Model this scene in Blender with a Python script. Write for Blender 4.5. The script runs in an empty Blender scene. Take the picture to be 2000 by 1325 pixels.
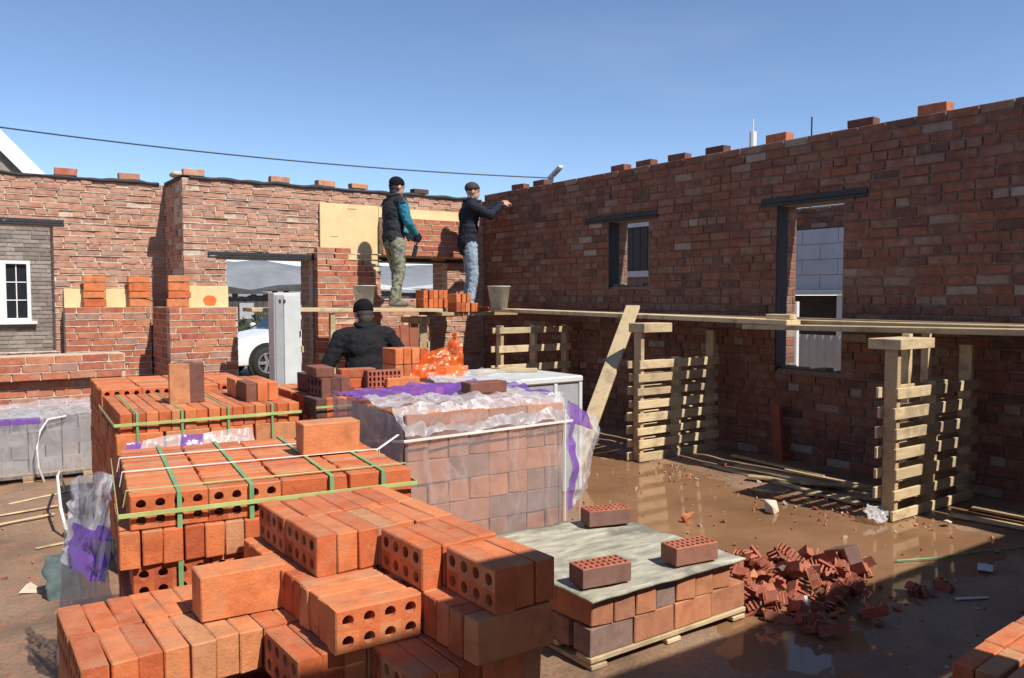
import bpy, bmesh, math, random
from mathutils import Vector, Matrix, Euler, noise as mnoise
R = math.radians
rnd = random.Random(7)
scn = bpy.context.scene
COL = scn.collection

# ------------------------------------------------------------------ camera, sky, sun
cam_d = bpy.data.cameras.new('camera'); cam = bpy.data.objects.new('camera', cam_d); COL.objects.link(cam)
cam_d.sensor_width = 36.0; cam_d.lens = 28.8; cam_d.clip_start = 0.02; cam_d.clip_end = 3000
cam.location = (0, 0, 1.6)
cam.rotation_euler = (R(90) - math.atan(82.5/1600), 0, -R(35.4))
scn.camera = cam
TRAVEL = Vector((-0.2, 1.0, -1.25)).normalized()          # the way sunlight travels
w = bpy.data.worlds.new('World'); scn.world = w; w.use_nodes = True
wn = w.node_tree; bg = wn.nodes['Background']
sky = wn.nodes.new('ShaderNodeTexSky'); sky.sky_type = 'NISHITA'; sky.sun_disc = False
sky.sun_elevation = math.asin(-TRAVEL.z); sky.sun_rotation = math.atan2(-TRAVEL.x, -TRAVEL.y)
sky.altitude = 3000; sky.air_density = 1.0; sky.dust_density = 0.0; sky.ozone_density = 2.4
# faint high cloud wisps over the whole dome
wtc = wn.nodes.new('ShaderNodeTexCoord'); wmp = wn.nodes.new('ShaderNodeMapping'); wmp.inputs['Scale'].default_value = (1.0, 1.6, 5.0); wn.links.new(wtc.outputs['Generated'], wmp.inputs[0])
wno = wn.nodes.new('ShaderNodeTexNoise'); wno.inputs['Scale'].default_value = 2.3; wno.inputs['Detail'].default_value = 7; wno.inputs['Roughness'].default_value = 0.6; wn.links.new(wmp.outputs[0], wno.inputs['Vector'])
wrp = wn.nodes.new('ShaderNodeMapRange'); wrp.inputs[1].default_value = 0.5; wrp.inputs[2].default_value = 0.8; wrp.inputs[3].default_value = 0.0; wrp.inputs[4].default_value = 0.07; wn.links.new(wno.outputs['Fac'], wrp.inputs[0])
wmx = wn.nodes.new('ShaderNodeMix'); wmx.data_type = 'RGBA'; wmx.inputs[7].default_value = (5.2, 5.5, 6.0, 1); wn.links.new(wrp.outputs[0], wmx.inputs[0]); wn.links.new(sky.outputs[0], wmx.inputs[6])
wn.links.new(wmx.outputs[2], bg.inputs[0]); bg.inputs[1].default_value = 0.128
sun_d = bpy.data.lights.new('sun', 'SUN'); sun = bpy.data.objects.new('sun', sun_d); COL.objects.link(sun)
sun_d.energy = 5.0; sun_d.angle = R(0.55); sun_d.color = (1.0, 0.93, 0.83)
sun.rotation_euler = TRAVEL.to_track_quat('-Z', 'Y').to_euler(); sun.location = (4, -10, 12)
scn.view_settings.view_transform = 'Standard'; scn.view_settings.look = 'None'
scn.view_settings.exposure = 0.42; scn.view_settings.gamma = 1.0; scn.view_settings.use_curve_mapping = False
scn.cycles.max_bounces = 8; scn.cycles.transparent_max_bounces = 16

# ------------------------------------------------------------------ helpers
def link_obj(name, data, mat=None, parent=None, loc=None):
    o = bpy.data.objects.new(name, data); COL.objects.link(o)
    if data is not None and mat is not None and not data.materials:
        data.materials.append(mat)
    if parent: o.parent = parent
    if loc is not None: o.location = loc
    return o
def tag(o, label=None, cat=None, group=None, kind=None):
    if label: o['label'] = label
    if cat: o['category'] = cat
    if group: o['group'] = group
    if kind: o['kind'] = kind
    return o
def thing(name, label, cat, loc=(0, 0, 0), rz=0, group=None):
    o = bpy.data.objects.new(name, None); COL.objects.link(o)
    o.location = loc; o.rotation_euler = (0, 0, rz); o.empty_display_size = 0.1
    return tag(o, label, cat, group)
class MB:
    def __init__(s): s.v = []; s.f = []; s.m = []
    def add(s, vs, fs, mi=0):
        b = len(s.v); s.v += [tuple(v) for v in vs]
        for f in fs: s.f.append(tuple(b+i for i in f)); s.m.append(mi)
    def box(s, lo, hi, mat=None, mi=0, jit=0):
        x0, y0, z0 = lo; x1, y1, z1 = hi
        vs = [Vector(p) for p in ((x0,y0,z0),(x1,y0,z0),(x1,y1,z0),(x0,y1,z0),(x0,y0,z1),(x1,y0,z1),(x1,y1,z1),(x0,y1,z1))]
        if jit: vs = [v+Vector([rnd.uniform(-jit, jit) for _ in range(3)]) for v in vs]
        if mat: vs = [mat @ v for v in vs]
        s.add(vs, [(0,3,2,1),(4,5,6,7),(0,1,5,4),(1,2,6,5),(2,3,7,6),(3,0,4,7)], mi)
    def cbox(s, lo, hi, b=0.004, mat=None, mi=0):
        """box with chamfered edges"""
        x0, y0, z0 = lo; x1, y1, z1 = hi; C = ((x0+x1)/2, (y0+y1)/2, (z0+z1)/2); h = ((x1-x0)/2, (y1-y0)/2, (z1-z0)/2)
        b = min(b, h[0]*.9, h[1]*.9, h[2]*.9); vs = []; ix = {}
        for sx in (-1, 1):
            for sy in (-1, 1):
                for sz in (-1, 1):
                    for a in range(3):
                        p = [C[k]+(sx, sy, sz)[k]*(h[k] if k == a else h[k]-b) for k in range(3)]
                        ix[(sx, sy, sz, a)] = len(vs); vs.append(Vector(p))
        fs = []
        for a in range(3):
            u, v = [k for k in range(3) if k != a]
            for sg in (-1, 1):
                q = []
                for su, sv in ((-1,-1),(1,-1),(1,1),(-1,1)):
                    k = [0,0,0]; k[a] = sg; k[u] = su; k[v] = sv; q.append(ix[(*k, a)])
                fs.append(tuple(q))
            for su in (-1, 1):
                for sv in (-1, 1):
                    q = []
                    for sg, fa in ((-1, u), (1, u), (1, v), (-1, v)):
                        k = [0,0,0]; k[a] = sg; k[u] = su; k[v] = sv; q.append(ix[(*k, fa)])
                    fs.append(tuple(q))
        for sx in (-1, 1):
            for sy in (-1, 1):
                for sz in (-1, 1): fs.append(tuple(ix[(sx, sy, sz, a)] for a in range(3)))
        if mat: vs = [mat @ v for v in vs]
        s.add(vs, fs, mi)
    def beam(s, a, b, wd, th, up=(0, 0, 1), mi=0, ch=0.003):
        a = Vector(a); b = Vector(b); d = b-a; L = d.length; d.normalize()
        sd = d.cross(Vector(up)); sd = sd.normalized() if sd.length > 1e-5 else Vector((1, 0, 0)); n = sd.cross(d)
        m = Matrix((( *d, 0), (*sd, 0), (*n, 0), (0, 0, 0, 1))).transposed(); m.translation = a
        s.cbox((0, -wd/2, -th/2), (L, wd/2, th/2), ch, m, mi)
    def tube(s, pts, r, seg=8, cap=True, mi=0):
        pts = [Vector(p) for p in pts]; n = len(pts); rr = r if hasattr(r, '__len__') else [r]*n; rings = []
        ref = Vector((0.31, 0.17, 0.93))
        for i, p in enumerate(pts):
            t = (pts[min(i+1, n-1)]-pts[max(i-1, 0)]).normalized()
            u = t.cross(ref).normalized(); v = t.cross(u)
            rings.append([p+(u*math.cos(2*math.pi*k/seg)+v*math.sin(2*math.pi*k/seg))*rr[i] for k in range(seg)])
        vs = [q for g in rings for q in g]; fs = []
        for i in range(n-1):
            for k in range(seg):
                fs.append((i*seg+k, i*seg+(k+1) % seg, (i+1)*seg+(k+1) % seg, (i+1)*seg+k))
        if cap: fs += [tuple(range(seg))[::-1], tuple((n-1)*seg+k for k in range(seg))]
        s.add(vs, fs, mi)
    def lathe(s, prof, seg=24, c=(0, 0, 0), mi=0):
        vs = [(c[0]+r*math.cos(2*math.pi*k/seg), c[1]+r*math.sin(2*math.pi*k/seg), c[2]+z) for r, z in prof for k in range(seg)]; fs = []
        for i in range(len(prof)-1):
            for k in range(seg): fs.append((i*seg+k, i*seg+(k+1) % seg, (i+1)*seg+(k+1) % seg, (i+1)*seg+k))
        s.add(vs, fs, mi)
    def prism(s, poly, y0, y1, mi=0, mat=None):
        """polygon in x,z pushed along y"""
        n = len(poly); vs = [Vector((x, y0, z)) for x, z in poly]+[Vector((x, y1, z)) for x, z in poly]
        if mat: vs = [mat @ v for v in vs]
        s.add(vs, [tuple(range(n)), tuple(range(2*n-1, n-1, -1))]+[(i, n+i, n+(i+1) % n, (i+1) % n) for i in range(n)], mi)
    def mesh(s, name, mats=(), smooth=False):
        me = bpy.data.meshes.new(name); me.from_pydata(s.v, [], s.f)
        for m in mats: me.materials.append(m)
        if any(s.m): me.polygons.foreach_set('material_index', s.m)
        bm = bmesh.new(); bm.from_mesh(me); bmesh.ops.recalc_face_normals(bm, faces=bm.faces); bm.to_mesh(me); bm.free()
        if smooth: me.polygons.foreach_set('use_smooth', [True]*len(me.polygons))
        me.update(); return me
    def build(s, name, mat, parent=None, smooth=False, loc=None):
        ms = mat if isinstance(mat, (list, tuple)) else [mat]
        return link_obj(name, s.mesh(name, ms, smooth), None, parent, loc)

# ------------------------------------------------------------------ materials
def nmat(name):
    m = bpy.data.materials.new(name); m.use_nodes = True; nt = m.node_tree
    return m, nt, nt.nodes['Principled BSDF']
def ramp(nt, fac, stops):
    n = nt.nodes.new('ShaderNodeValToRGB'); e = n.color_ramp.elements
    while len(e) < len(stops): e.new(0.5)
    for i, (p, c) in enumerate(stops):
        e[i].position = p; e[i].color = (*c, 1) if len(c) == 3 else c
    nt.links.new(fac, n.inputs[0]); return n.outputs[0]
def noise_n(nt, vec, scale, detail=4, rough=0.6, dist=0.0):
    n = nt.nodes.new('ShaderNodeTexNoise'); n.inputs['Scale'].default_value = scale; n.inputs['Detail'].default_value = detail
    n.inputs['Roughness'].default_value = rough; n.inputs['Distortion'].default_value = dist
    if vec is not None: nt.links.new(vec, n.inputs['Vector'])
    return n.outputs['Fac']
def mixc(nt, fac, a, b, mode='MIX'):
    n = nt.nodes.new('ShaderNodeMix'); n.data_type = 'RGBA'; n.blend_type = mode
    def put(sock, v):
        if hasattr(v, 'default_value') or hasattr(v, 'is_linked'): nt.links.new(v, sock)
        elif isinstance(v, (tuple, list)): sock.default_value = (*v, 1)
        else: sock.default_value = v
    put(n.inputs[0], fac); put(n.inputs[6], a); put(n.inputs[7], b); return n.outputs[2]
def mathn(nt, op, a, b=None):
    n = nt.nodes.new('ShaderNodeMath'); n.operation = op
    for i, v in enumerate((a, b)):
        if v is None: continue
        if isinstance(v, (int, float)): n.inputs[i].default_value = v
        else: nt.links.new(v, n.inputs[i])
    return n.outputs[0]
def bump(nt, bsdf, h, strength=0.3, dist=0.01):
    n = nt.nodes.new('ShaderNodeBump'); n.inputs['Strength'].default_value = strength; n.inputs['Distance'].default_value = dist
    nt.links.new(h, n.inputs['Height']); nt.links.new(n.outputs[0], bsdf.inputs['Normal'])
def geo_n(nt): return nt.nodes.new('ShaderNodeNewGeometry')
def rand_n(nt, g):
    oi = nt.nodes.new('ShaderNodeObjectInfo')
    return mathn(nt, 'FRACT', mathn(nt, 'ADD', mathn(nt, 'MULTIPLY', oi.outputs['Random'], 7.31), mathn(nt, 'MULTIPLY', g.outputs['Random Per Island'], 5.77)))
KA = 0.84
def brick_mat(name, stops, dirt=(0.30, 0.25, 0.19), dlo=0.58, dhi=0.70, damt=0.6, rough=0.85, patch=None, bstr=0.35, top=0.0):
    m, nt, b = nmat(name); g = geo_n(nt); pos = g.outputs['Position']; stops = [(p, tuple(v*KA for v in q)) for p, q in stops]; dirt = tuple(v*KA for v in dirt)
    c = ramp(nt, rand_n(nt, g), stops)
    n1 = noise_n(nt, pos, 14, 5, 0.65)
    c = mixc(nt, 1.0, c, ramp(nt, n1, [(0.25, (0.68, 0.66, 0.66)), (0.5, (1, 1, 1)), (0.78, (1.22, 1.25, 1.3))]), 'MULTIPLY')
    n2 = noise_n(nt, pos, 7, 8, 0.7, 0.4)
    c = mixc(nt, mathn(nt, 'MULTIPLY', ramp(nt, n2, [(dlo, (0, 0, 0)), (dhi, (1, 1, 1))]), damt), c, dirt)
    if top:
        sx = nt.nodes.new('ShaderNodeSeparateXYZ'); nt.links.new(g.outputs['True Normal'], sx.inputs[0]); n5 = noise_n(nt, pos, 10, 7, 0.72)
        c = mixc(nt, mathn(nt, 'MULTIPLY', mathn(nt, 'MULTIPLY', ramp(nt, sx.outputs[2], [(0.4, (0, 0, 0)), (0.8, (1, 1, 1))]), ramp(nt, n5, [(0.40, (0, 0, 0)), (0.62, (1, 1, 1))])), top), c, (0.34, 0.235, 0.15))
    n6 = noise_n(nt, pos, 75, 3, 0.7)
    c = mixc(nt, 1.0, c, ramp(nt, n6, [(0.25, (0.75, 0.73, 0.73)), (0.40, (1, 1, 1)), (0.6, (1, 1, 1)), (0.78, (1.25, 1.28, 1.3))]), 'MULTIPLY')
    if patch:
        n3 = noise_n(nt, pos, 3.1, 3, 0.5)
        c = mixc(nt, ramp(nt, n3, [(0.55, (0, 0, 0)), (0.75, (0.8, 0.8, 0.8))]), c, patch)
    nt.links.new(c, b.inputs['Base Color']); b.inputs['Roughness'].default_value = rough; b.inputs['Specular IOR Level'].default_value = 0.25
    n4 = noise_n(nt, pos, 110, 4, 0.7)
    bump(nt, b, mathn(nt, 'ADD', n4, mathn(nt, 'MULTIPLY', n2, 1.5)), bstr, 0.004)
    return m
def plain(name, col, rough=0.7, var=0.18, scale=12, bstr=0.0, metal=0.0, spec=0.4, bscale=60):
    m, nt, b = nmat(name); g = geo_n(nt); n = noise_n(nt, g.outputs['Position'], scale, 5, 0.65); col = tuple(v*KA for v in col)
    lo = tuple(c*(1-var) for c in col); hi = tuple(min(1, c*(1+var)) for c in col)
    nt.links.new(ramp(nt, n, [(0.3, lo), (0.7, hi)]), b.inputs['Base Color'])
    b.inputs['Roughness'].default_value = rough; b.inputs['Metallic'].default_value = metal; b.inputs['Specular IOR Level'].default_value = spec
    if bstr: bump(nt, b, noise_n(nt, g.outputs['Position'], bscale, 4, 0.6), bstr, 0.004)
    return m
def wood_mat(name, a, c, rough=0.75):
    m, nt, b = nmat(name); g = geo_n(nt); r = rand_n(nt, g)
    tc = nt.nodes.new('ShaderNodeTexCoord'); mp = nt.nodes.new('ShaderNodeMapping'); mp.inputs['Scale'].default_value = (3, 30, 30)
    nt.links.new(tc.outputs['Object'], mp.inputs[0])
    n = noise_n(nt, mp.outputs[0], 2.2, 6, 0.6, 0.8); n2 = noise_n(nt, g.outputs['Position'], 6, 5, 0.6)
    col = mixc(nt, ramp(nt, n, [(0.3, (0, 0, 0)), (0.75, (1, 1, 1))]), a, c)
    col = mixc(nt, 1.0, col, ramp(nt, r, [(0, (0.78, 0.76, 0.72)), (1, (1.12, 1.1, 1.05))]), 'MULTIPLY')
    col = mixc(nt, mathn(nt, 'MULTIPLY', ramp(nt, n2, [(0.50, (0, 0, 0)), (0.64, (1, 1, 1))]), 0.6), col, (0.23, 0.17, 0.11))
    nt.links.new(col, b.inputs['Base Color']); b.inputs['Roughness'].default_value = rough; b.inputs['Specular IOR Level'].default_value = 0.25
    bump(nt, b, n, 0.25, 0.003); return m
def film_mat(name, col, lo=0.18, hi=0.75, scale=9, rough=0.22):
    m, nt, b = nmat(name); g = geo_n(nt); pos = g.outputs['Position']
    mp = nt.nodes.new('ShaderNodeMapping'); mp.inputs['Scale'].default_value = (1, 1, 0.35); nt.links.new(pos, mp.inputs[0])
    n = noise_n(nt, mp.outputs[0], scale, 3, 0.55, 0.25); n2 = noise_n(nt, pos, scale*3.1, 4, 0.6, 0.3)
    b.inputs['Base Color'].default_value = (*col, 1); b.inputs['Roughness'].default_value = rough
    bump(nt, b, mathn(nt, 'ADD', n, mathn(nt, 'MULTIPLY', n2, 0.4)), 0.55, 0.02)
    tr = nt.nodes.new('ShaderNodeBsdfTransparent'); tl = nt.nodes.new('ShaderNodeBsdfTranslucent'); tl.inputs[0].default_value = (*col, 1)
    mx0 = nt.nodes.new('ShaderNodeMixShader'); mx0.inputs[0].default_value = 0.35
    nt.links.new(b.outputs[0], mx0.inputs[1]); nt.links.new(tl.outputs[0], mx0.inputs[2])
    mx = nt.nodes.new('ShaderNodeMixShader')
    ridge = mathn(nt, 'ABSOLUTE', mathn(nt, 'SUBTRACT', n, 0.5))
    nt.links.new(ramp(nt, ridge, [(0.0, (hi, hi, hi)), (0.035, (lo+.06, lo+.06, lo+.06)), (0.3, (lo,)*3)]), mx.inputs[0])
    nt.links.new(tr.outputs[0], mx.inputs[1]); nt.links.new(mx0.outputs[0], mx.inputs[2])
    out = nt.nodes['Material Output']; nt.links.new(mx.outputs[0], out.inputs[0]); return m

M = {}
M['fresh'] = brick_mat('fresh orange brick', [(0.0, (0.44, 0.10, 0.040)), (0.2, (0.56, 0.135, 0.048)), (0.5, (0.64, 0.17, 0.060)), (0.82, (0.69, 0.215, 0.078)), (0.94, (0.62, 0.25, 0.11)), (1.0, (0.55, 0.26, 0.13))], dirt=(0.42, 0.25, 0.13), dlo=0.54, dhi=0.68, damt=0.5, bstr=0.7, top=0.42)
M['dark_brick'] = brick_mat('burnt dark brick', [(0.0, (0.10, 0.05, 0.045)), (0.5, (0.16, 0.075, 0.06)), (1.0, (0.26, 0.10, 0.065))], damt=0.3)
M['facing'] = brick_mat('dull red brick', [(0.0, (0.25, 0.17, 0.14)), (0.3, (0.38, 0.165, 0.095)), (0.7, (0.48, 0.20, 0.10)), (1.0, (0.55, 0.225, 0.11))], dirt=(0.35, 0.3, 0.25), damt=0.35)
M['slot_side'] = brick_mat('brown brick skin', [(0, (0.16, 0.10, 0.09)), (0.6, (0.24, 0.13, 0.10)), (1, (0.34, 0.15, 0.10))], damt=0.3)
M['slotted'] = brick_mat('red slotted brick', [(0.0, (0.36, 0.11, 0.07)), (0.6, (0.47, 0.15, 0.085)), (1.0, (0.42, 0.17, 0.11))], damt=0.4)
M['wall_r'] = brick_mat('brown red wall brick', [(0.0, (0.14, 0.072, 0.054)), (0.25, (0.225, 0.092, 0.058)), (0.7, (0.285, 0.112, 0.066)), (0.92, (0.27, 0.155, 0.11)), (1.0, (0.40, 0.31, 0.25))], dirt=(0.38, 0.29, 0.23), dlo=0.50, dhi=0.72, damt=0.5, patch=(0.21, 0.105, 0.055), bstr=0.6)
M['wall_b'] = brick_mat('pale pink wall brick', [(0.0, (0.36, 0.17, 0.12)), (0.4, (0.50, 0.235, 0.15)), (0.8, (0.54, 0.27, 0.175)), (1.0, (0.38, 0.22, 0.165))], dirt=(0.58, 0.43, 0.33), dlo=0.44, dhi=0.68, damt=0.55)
M['pier'] = brick_mat('red orange pier brick', [(0.0, (0.40, 0.12, 0.08)), (0.5, (0.50, 0.17, 0.09)), (0.85, (0.54, 0.22, 0.12)), (1.0, (0.36, 0.22, 0.18))], dirt=(0.5, 0.4, 0.32), dlo=0.54, dhi=0.72, damt=0.5)
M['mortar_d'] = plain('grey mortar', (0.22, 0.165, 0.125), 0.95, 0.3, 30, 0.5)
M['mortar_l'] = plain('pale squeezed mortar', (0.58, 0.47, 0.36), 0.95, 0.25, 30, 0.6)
M['sand'] = plain('cement dust', (0.56, 0.52, 0.42), 0.95, 0.22, 18, 0.5)
M['wood'] = wood_mat('fresh pine', (0.46, 0.35, 0.205), (0.64, 0.53, 0.35))
M['wood_d'] = wood_mat('weathered pine', (0.36, 0.26, 0.15), (0.50, 0.38, 0.23))
M['foam'] = plain('cream insulation', (0.78, 0.60, 0.32), 0.8, 0.10, 5)
M['orange_paint'] = plain('orange paint', (0.75, 0.16, 0.03), 0.6, 0.15, 20)
M['felt'] = plain('black roofing felt', (0.022, 0.021, 0.022), 0.7, 0.3, 20, 0.3)
M['steel'] = plain('dark steel', (0.03, 0.032, 0.036), 0.55, 0.3, 20, 0.2)
M['white'] = plain('white paint', (0.78, 0.78, 0.76), 0.45, 0.05, 6)
M['offwhite'] = plain('off white sheet metal', (0.62, 0.65, 0.63), 0.4, 0.10, 5)
M['bucket'] = plain('dusty pale plastic', (0.55, 0.57, 0.56), 0.5, 0.18, 9)
M['grey'] = plain('grey panel', (0.36, 0.37, 0.38), 0.5, 0.12, 8)
M['black_cloth'] = plain('black cloth', (0.016, 0.016, 0.018), 0.9, 0.3, 25, 0.4, spec=0.2)
M['navy_cloth'] = plain('navy black cloth', (0.018, 0.022, 0.034), 0.85, 0.3, 25, 0.4, spec=0.2)
M['teal_cloth'] = plain('teal cloth', (0.03, 0.20, 0.28), 0.85, 0.25, 25, 0.4, spec=0.2)
M['vest'] = plain('dark grey vest', (0.032, 0.035, 0.042), 0.85, 0.3, 25, 0.4, spec=0.2)
M['jeans'] = plain('light blue denim', (0.28, 0.37, 0.44), 0.9, 0.3, 14, 0.4, spec=0.2)
def camo():
    m, nt, b = nmat('camouflage cloth'); g = geo_n(nt)
    n = noise_n(nt, g.outputs['Position'], 17, 3, 0.6)
    nt.links.new(ramp(nt, n, [(0.36, (0.06, 0.07, 0.05)), (0.46, (0.15, 0.16, 0.10)), (0.56, (0.24, 0.24, 0.17)), (0.66, (0.12, 0.12, 0.09))]), b.inputs['Base Color'])
    b.inputs['Roughness'].default_value = 0.9; return m
M['camo'] = camo()
M['skin'] = plain('skin', (0.58, 0.33, 0.24), 0.55, 0.1, 20)
M['hair'] = plain('dark hair', (0.045, 0.036, 0.03), 0.8, 0.3, 60, 0.4)
M['knit'] = plain('black knit', (0.012, 0.012, 0.013), 0.95, 0.3, 60, 0.5, spec=0.1)
M['eye'] = plain('dark eye', (0.02, 0.015, 0.012), 0.2, 0.1)
M['boot'] = plain('dusty boot', (0.16, 0.15, 0.13), 0.85, 0.3, 20)
M['boot_d'] = plain('dark boot', (0.05, 0.045, 0.04), 0.8, 0.3, 20)
M['green_strap'] = plain('green strap', (0.20, 0.38, 0.17), 0.35, 0.2, 9)
M['lime_strap'] = plain('yellow green strap', (0.46, 0.55, 0.20), 0.35, 0.25, 5)
M['white_strap'] = plain('white strap', (0.78, 0.78, 0.74), 0.35, 0.1, 9)
M['film'] = film_mat('clear film', (0.62, 0.60, 0.62), 0.24, 0.46, 5)
M['film_thick'] = film_mat('milky film', (0.72, 0.71, 0.74), 0.42, 0.88, 8)
M['film_grey'] = film_mat('grey film', (0.44, 0.43, 0.45), 0.66, 0.88, 6)
M['purple'] = film_mat('purple print film', (0.24, 0.10, 0.48), 0.72, 0.96, 8)
M['orange_film'] = film_mat('orange film', (0.95, 0.17, 0.02), 0.55, 0.95, 10)
M['car'] = plain('white car paint', (0.80, 0.80, 0.80), 0.2, 0.02, 2, spec=0.6)
M['glass_d'] = plain('dark glass', (0.02, 0.025, 0.03), 0.06, 0.1, 2, spec=0.8)
M['tyre'] = plain('rubber', (0.018, 0.018, 0.018), 0.8, 0.2)
M['rim'] = plain('alloy', (0.55, 0.56, 0.57), 0.3, 0.05, metal=0.8)
M['lamp_glass'] = plain('lamp glass', (0.35, 0.37, 0.38), 0.1, 0.1, 20, spec=0.8)
M['house_brick'] = brick_mat('grey brown house brick', [(0, (0.22, 0.18, 0.15)), (0.5, (0.29, 0.245, 0.205)), (1, (0.36, 0.31, 0.26))], damt=0.1)
M['house_mortar'] = plain('house mortar', (0.36, 0.32, 0.28), 0.95, 0.1)
M['aac'] = plain('pale aerated block', (0.62, 0.64, 0.66), 0.95, 0.08, 4, 0.2)
M['rooftile'] = plain('dark roof', (0.10, 0.07, 0.06), 0.6, 0.2, 6)
M['brown_panel'] = plain('dark brown panel', (0.055, 0.042, 0.036), 0.6, 0.2, 6)
M['red_sheet'] = plain('red brown board', (0.30, 0.09, 0.05), 0.7, 0.25, 8, 0.2)
M['shed'] = plain('dark shed boards', (0.07, 0.065, 0.06), 0.85, 0.4, 3, 0.2)
M['leaf'] = plain('scrub leaf', (0.07, 0.085, 0.04), 0.8, 0.5, 3)
M['foam_lump'] = plain('pale stone', (0.62, 0.52, 0.40), 0.9, 0.2, 20, 0.4)
M['green_cloth'] = plain('dark green rag', (0.08, 0.11, 0.11), 0.9, 0.4, 12, 0.5)
M['chip'] = brick_mat('brick crumbs', [(0, (0.30, 0.10, 0.06)), (0.5, (0.48, 0.15, 0.08)), (0.8, (0.45, 0.32, 0.22)), (1, (0.6, 0.55, 0.45))], damt=0.3)

def ground_mat():
    m, nt, b = nmat('wet trodden mud'); g = geo_n(nt); pos = g.outputs['Position']
    n1 = noise_n(nt, pos, 0.9, 6, 0.62, 0.6); n2 = noise_n(nt, pos, 5.5, 8, 0.7); n3 = noise_n(nt, pos, 42, 6, 0.75)
    c = ramp(nt, n1, [(0.28, (0.11, 0.075, 0.05)), (0.46, (0.19, 0.125, 0.08)), (0.62, (0.27, 0.18, 0.115)), (0.8, (0.34, 0.25, 0.175))])
    c = mixc(nt, ramp(nt, n2, [(0.46, (0, 0, 0)), (0.70, (0.6, 0.6, 0.6))]), c, (0.38, 0.18, 0.10))
    c = mixc(nt, 1.0, c, ramp(nt, n3, [(0.25, (0.55, 0.55, 0.55)), (0.5, (1, 1, 1)), (0.8, (1.3, 1.28, 1.25))]), 'MULTIPLY')
    nt.links.new(c, b.inputs['Base Color'])
    nt.links.new(ramp(nt, n1, [(0.35, (0.42,)*3), (0.6, (0.7,)*3), (0.8, (0.9,)*3)]), b.inputs['Roughness'])
    b.inputs['Specular IOR Level'].default_value = 0.5
    bump(nt, b, mathn(nt, 'ADD', n3, mathn(nt, 'MULTIPLY', n2, 2.5)), 0.6, 0.012)
    return m
M['ground'] = ground_mat()
def water_mat():
    m, nt, b = nmat('muddy water'); g = geo_n(nt); pos = g.outputs['Position']
    n1 = noise_n(nt, pos, 1.7, 6, 0.6, 0.5)
    nt.links.new(ramp(nt, n1, [(0.3, (0.18, 0.095, 0.05)), (0.7, (0.28, 0.155, 0.08))]), b.inputs['Base Color'])
    b.inputs['Roughness'].default_value = 0.06; b.inputs['Specular IOR Level'].default_value = 0.5; b.inputs['IOR'].default_value = 1.33
    bump(nt, b, noise_n(nt, pos, 5, 3, 0.5), 0.05, 0.01); return m
M['water'] = water_mat()

# ------------------------------------------------------------------ ground and water
def smooth(a, b, x):
    t = max(0.0, min(1.0, (x-a)/(b-a))); return t*t*(3-2*t)
def ground_h(x, y):
    n = mnoise.fractal(Vector((x*0.55, y*0.55, 3.1)), 1.0, 2.0, 4)*0.022 + mnoise.fractal(Vector((x*2.6, y*2.6, 8.2)), 0.9, 2.0, 5)*0.011
    pud = smooth(2.7, 3.4, x)*(1-smooth(5.4, 6.1, x))*smooth(1.9, 2.9, y)*(1-smooth(5.6, 7.4, y))
    fore = smooth(1.9, 2.6, x)*(1-smooth(4.9, 5.5, x))*smooth(0.9, 1.4, y)*(1-smooth(2.0, 2.6, y))
    h = 0.010 + n - 0.029*pud - 0.007*fore
    fade = smooth(-4, -2, x)*(1-smooth(9, 12, x))*smooth(-3, -1, y)*(1-smooth(12, 16, y))
    return h*fade
def axis(lo, hi, step, far_lo, far_hi):
    a = []; v = lo
    while v <= hi: a.append(v); v += step
    s = step; v = lo
    while v > far_lo: s *= 1.35; v -= s; a.insert(0, v)
    s = step; v = a[-1]
    while v < far_hi: s *= 1.35; v += s; a.append(v)
    return a
xs = axis(-1.2, 7.4, 0.065, -900, 900); ys = axis(0.6, 9.5, 0.065, -300, 1800)
g = MB(); nx = len(xs)
g.v = [(x, y, ground_h(x, y)) for y in ys for x in xs]
g.f = [(j*nx+i, j*nx+i+1, (j+1)*nx+i+1, (j+1)*nx+i) for j in range(len(ys)-1) for i in range(nx-1)]; g.m = [0]*len(g.f)
tag(g.build('ground', M['ground'], smooth=True), kind='structure')
g = MB(); g.add([(2.3, 1.05, -0.004), (6.4, 1.05, -0.004), (6.4, 7.6, -0.004), (2.3, 7.6, -0.004)], [(0, 1, 2, 3)])
tag(g.build('puddle_water', M['water']), kind='structure')

# ------------------------------------------------------------------ brick meshes
def ring_brick(name, L, W, H, cells, bev=0.004, side=0):
    """a brick with holes right through its flat faces; cells = [(x0,x1,y0,y1,hole outline, border outline)]"""
    mb = MB(); h = H/2
    for border, hole in cells:
        n = len(border)
        for sg in (-1, 1):
            vs = [(x, y, sg*h) for x, y in border]+[(x, y, sg*h) for x, y in hole]
            mb.add(vs, [(i, (i+1) % n, n+(i+1) % n, n+i) if sg > 0 else (i, n+i, n+(i+1) % n, (i+1) % n) for i in range(n)])
        vs = [(x, y, h) for x, y in hole]+[(x, y, -h) for x, y in hole]
        mb.add(vs, [(i, (i+1) % n, n+(i+1) % n, n+i) for i in range(n)])
    a, b = L/2, W/2; ai, bi = a-bev, b-bev
    inn = [(-ai, -bi), (ai, -bi), (ai, bi), (-ai, bi)]; out = [(-a, -b), (a, -b), (a, b), (-a, b)]
    for sg in (-1, 1):
        mb.add([(x, y, sg*h) for x, y in inn]+[(x, y, sg*(h-bev)) for x, y in out], [(i, (i+1) % 4, 4+(i+1) % 4, 4+i) for i in range(4)])
    mb.add([(x, y, h-bev) for x, y in out]+[(x, y, -h+bev) for x, y in out], [(i, (i+1) % 4, 4+(i+1) % 4, 4+i) for i in range(4)], side)
    return mb
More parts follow.
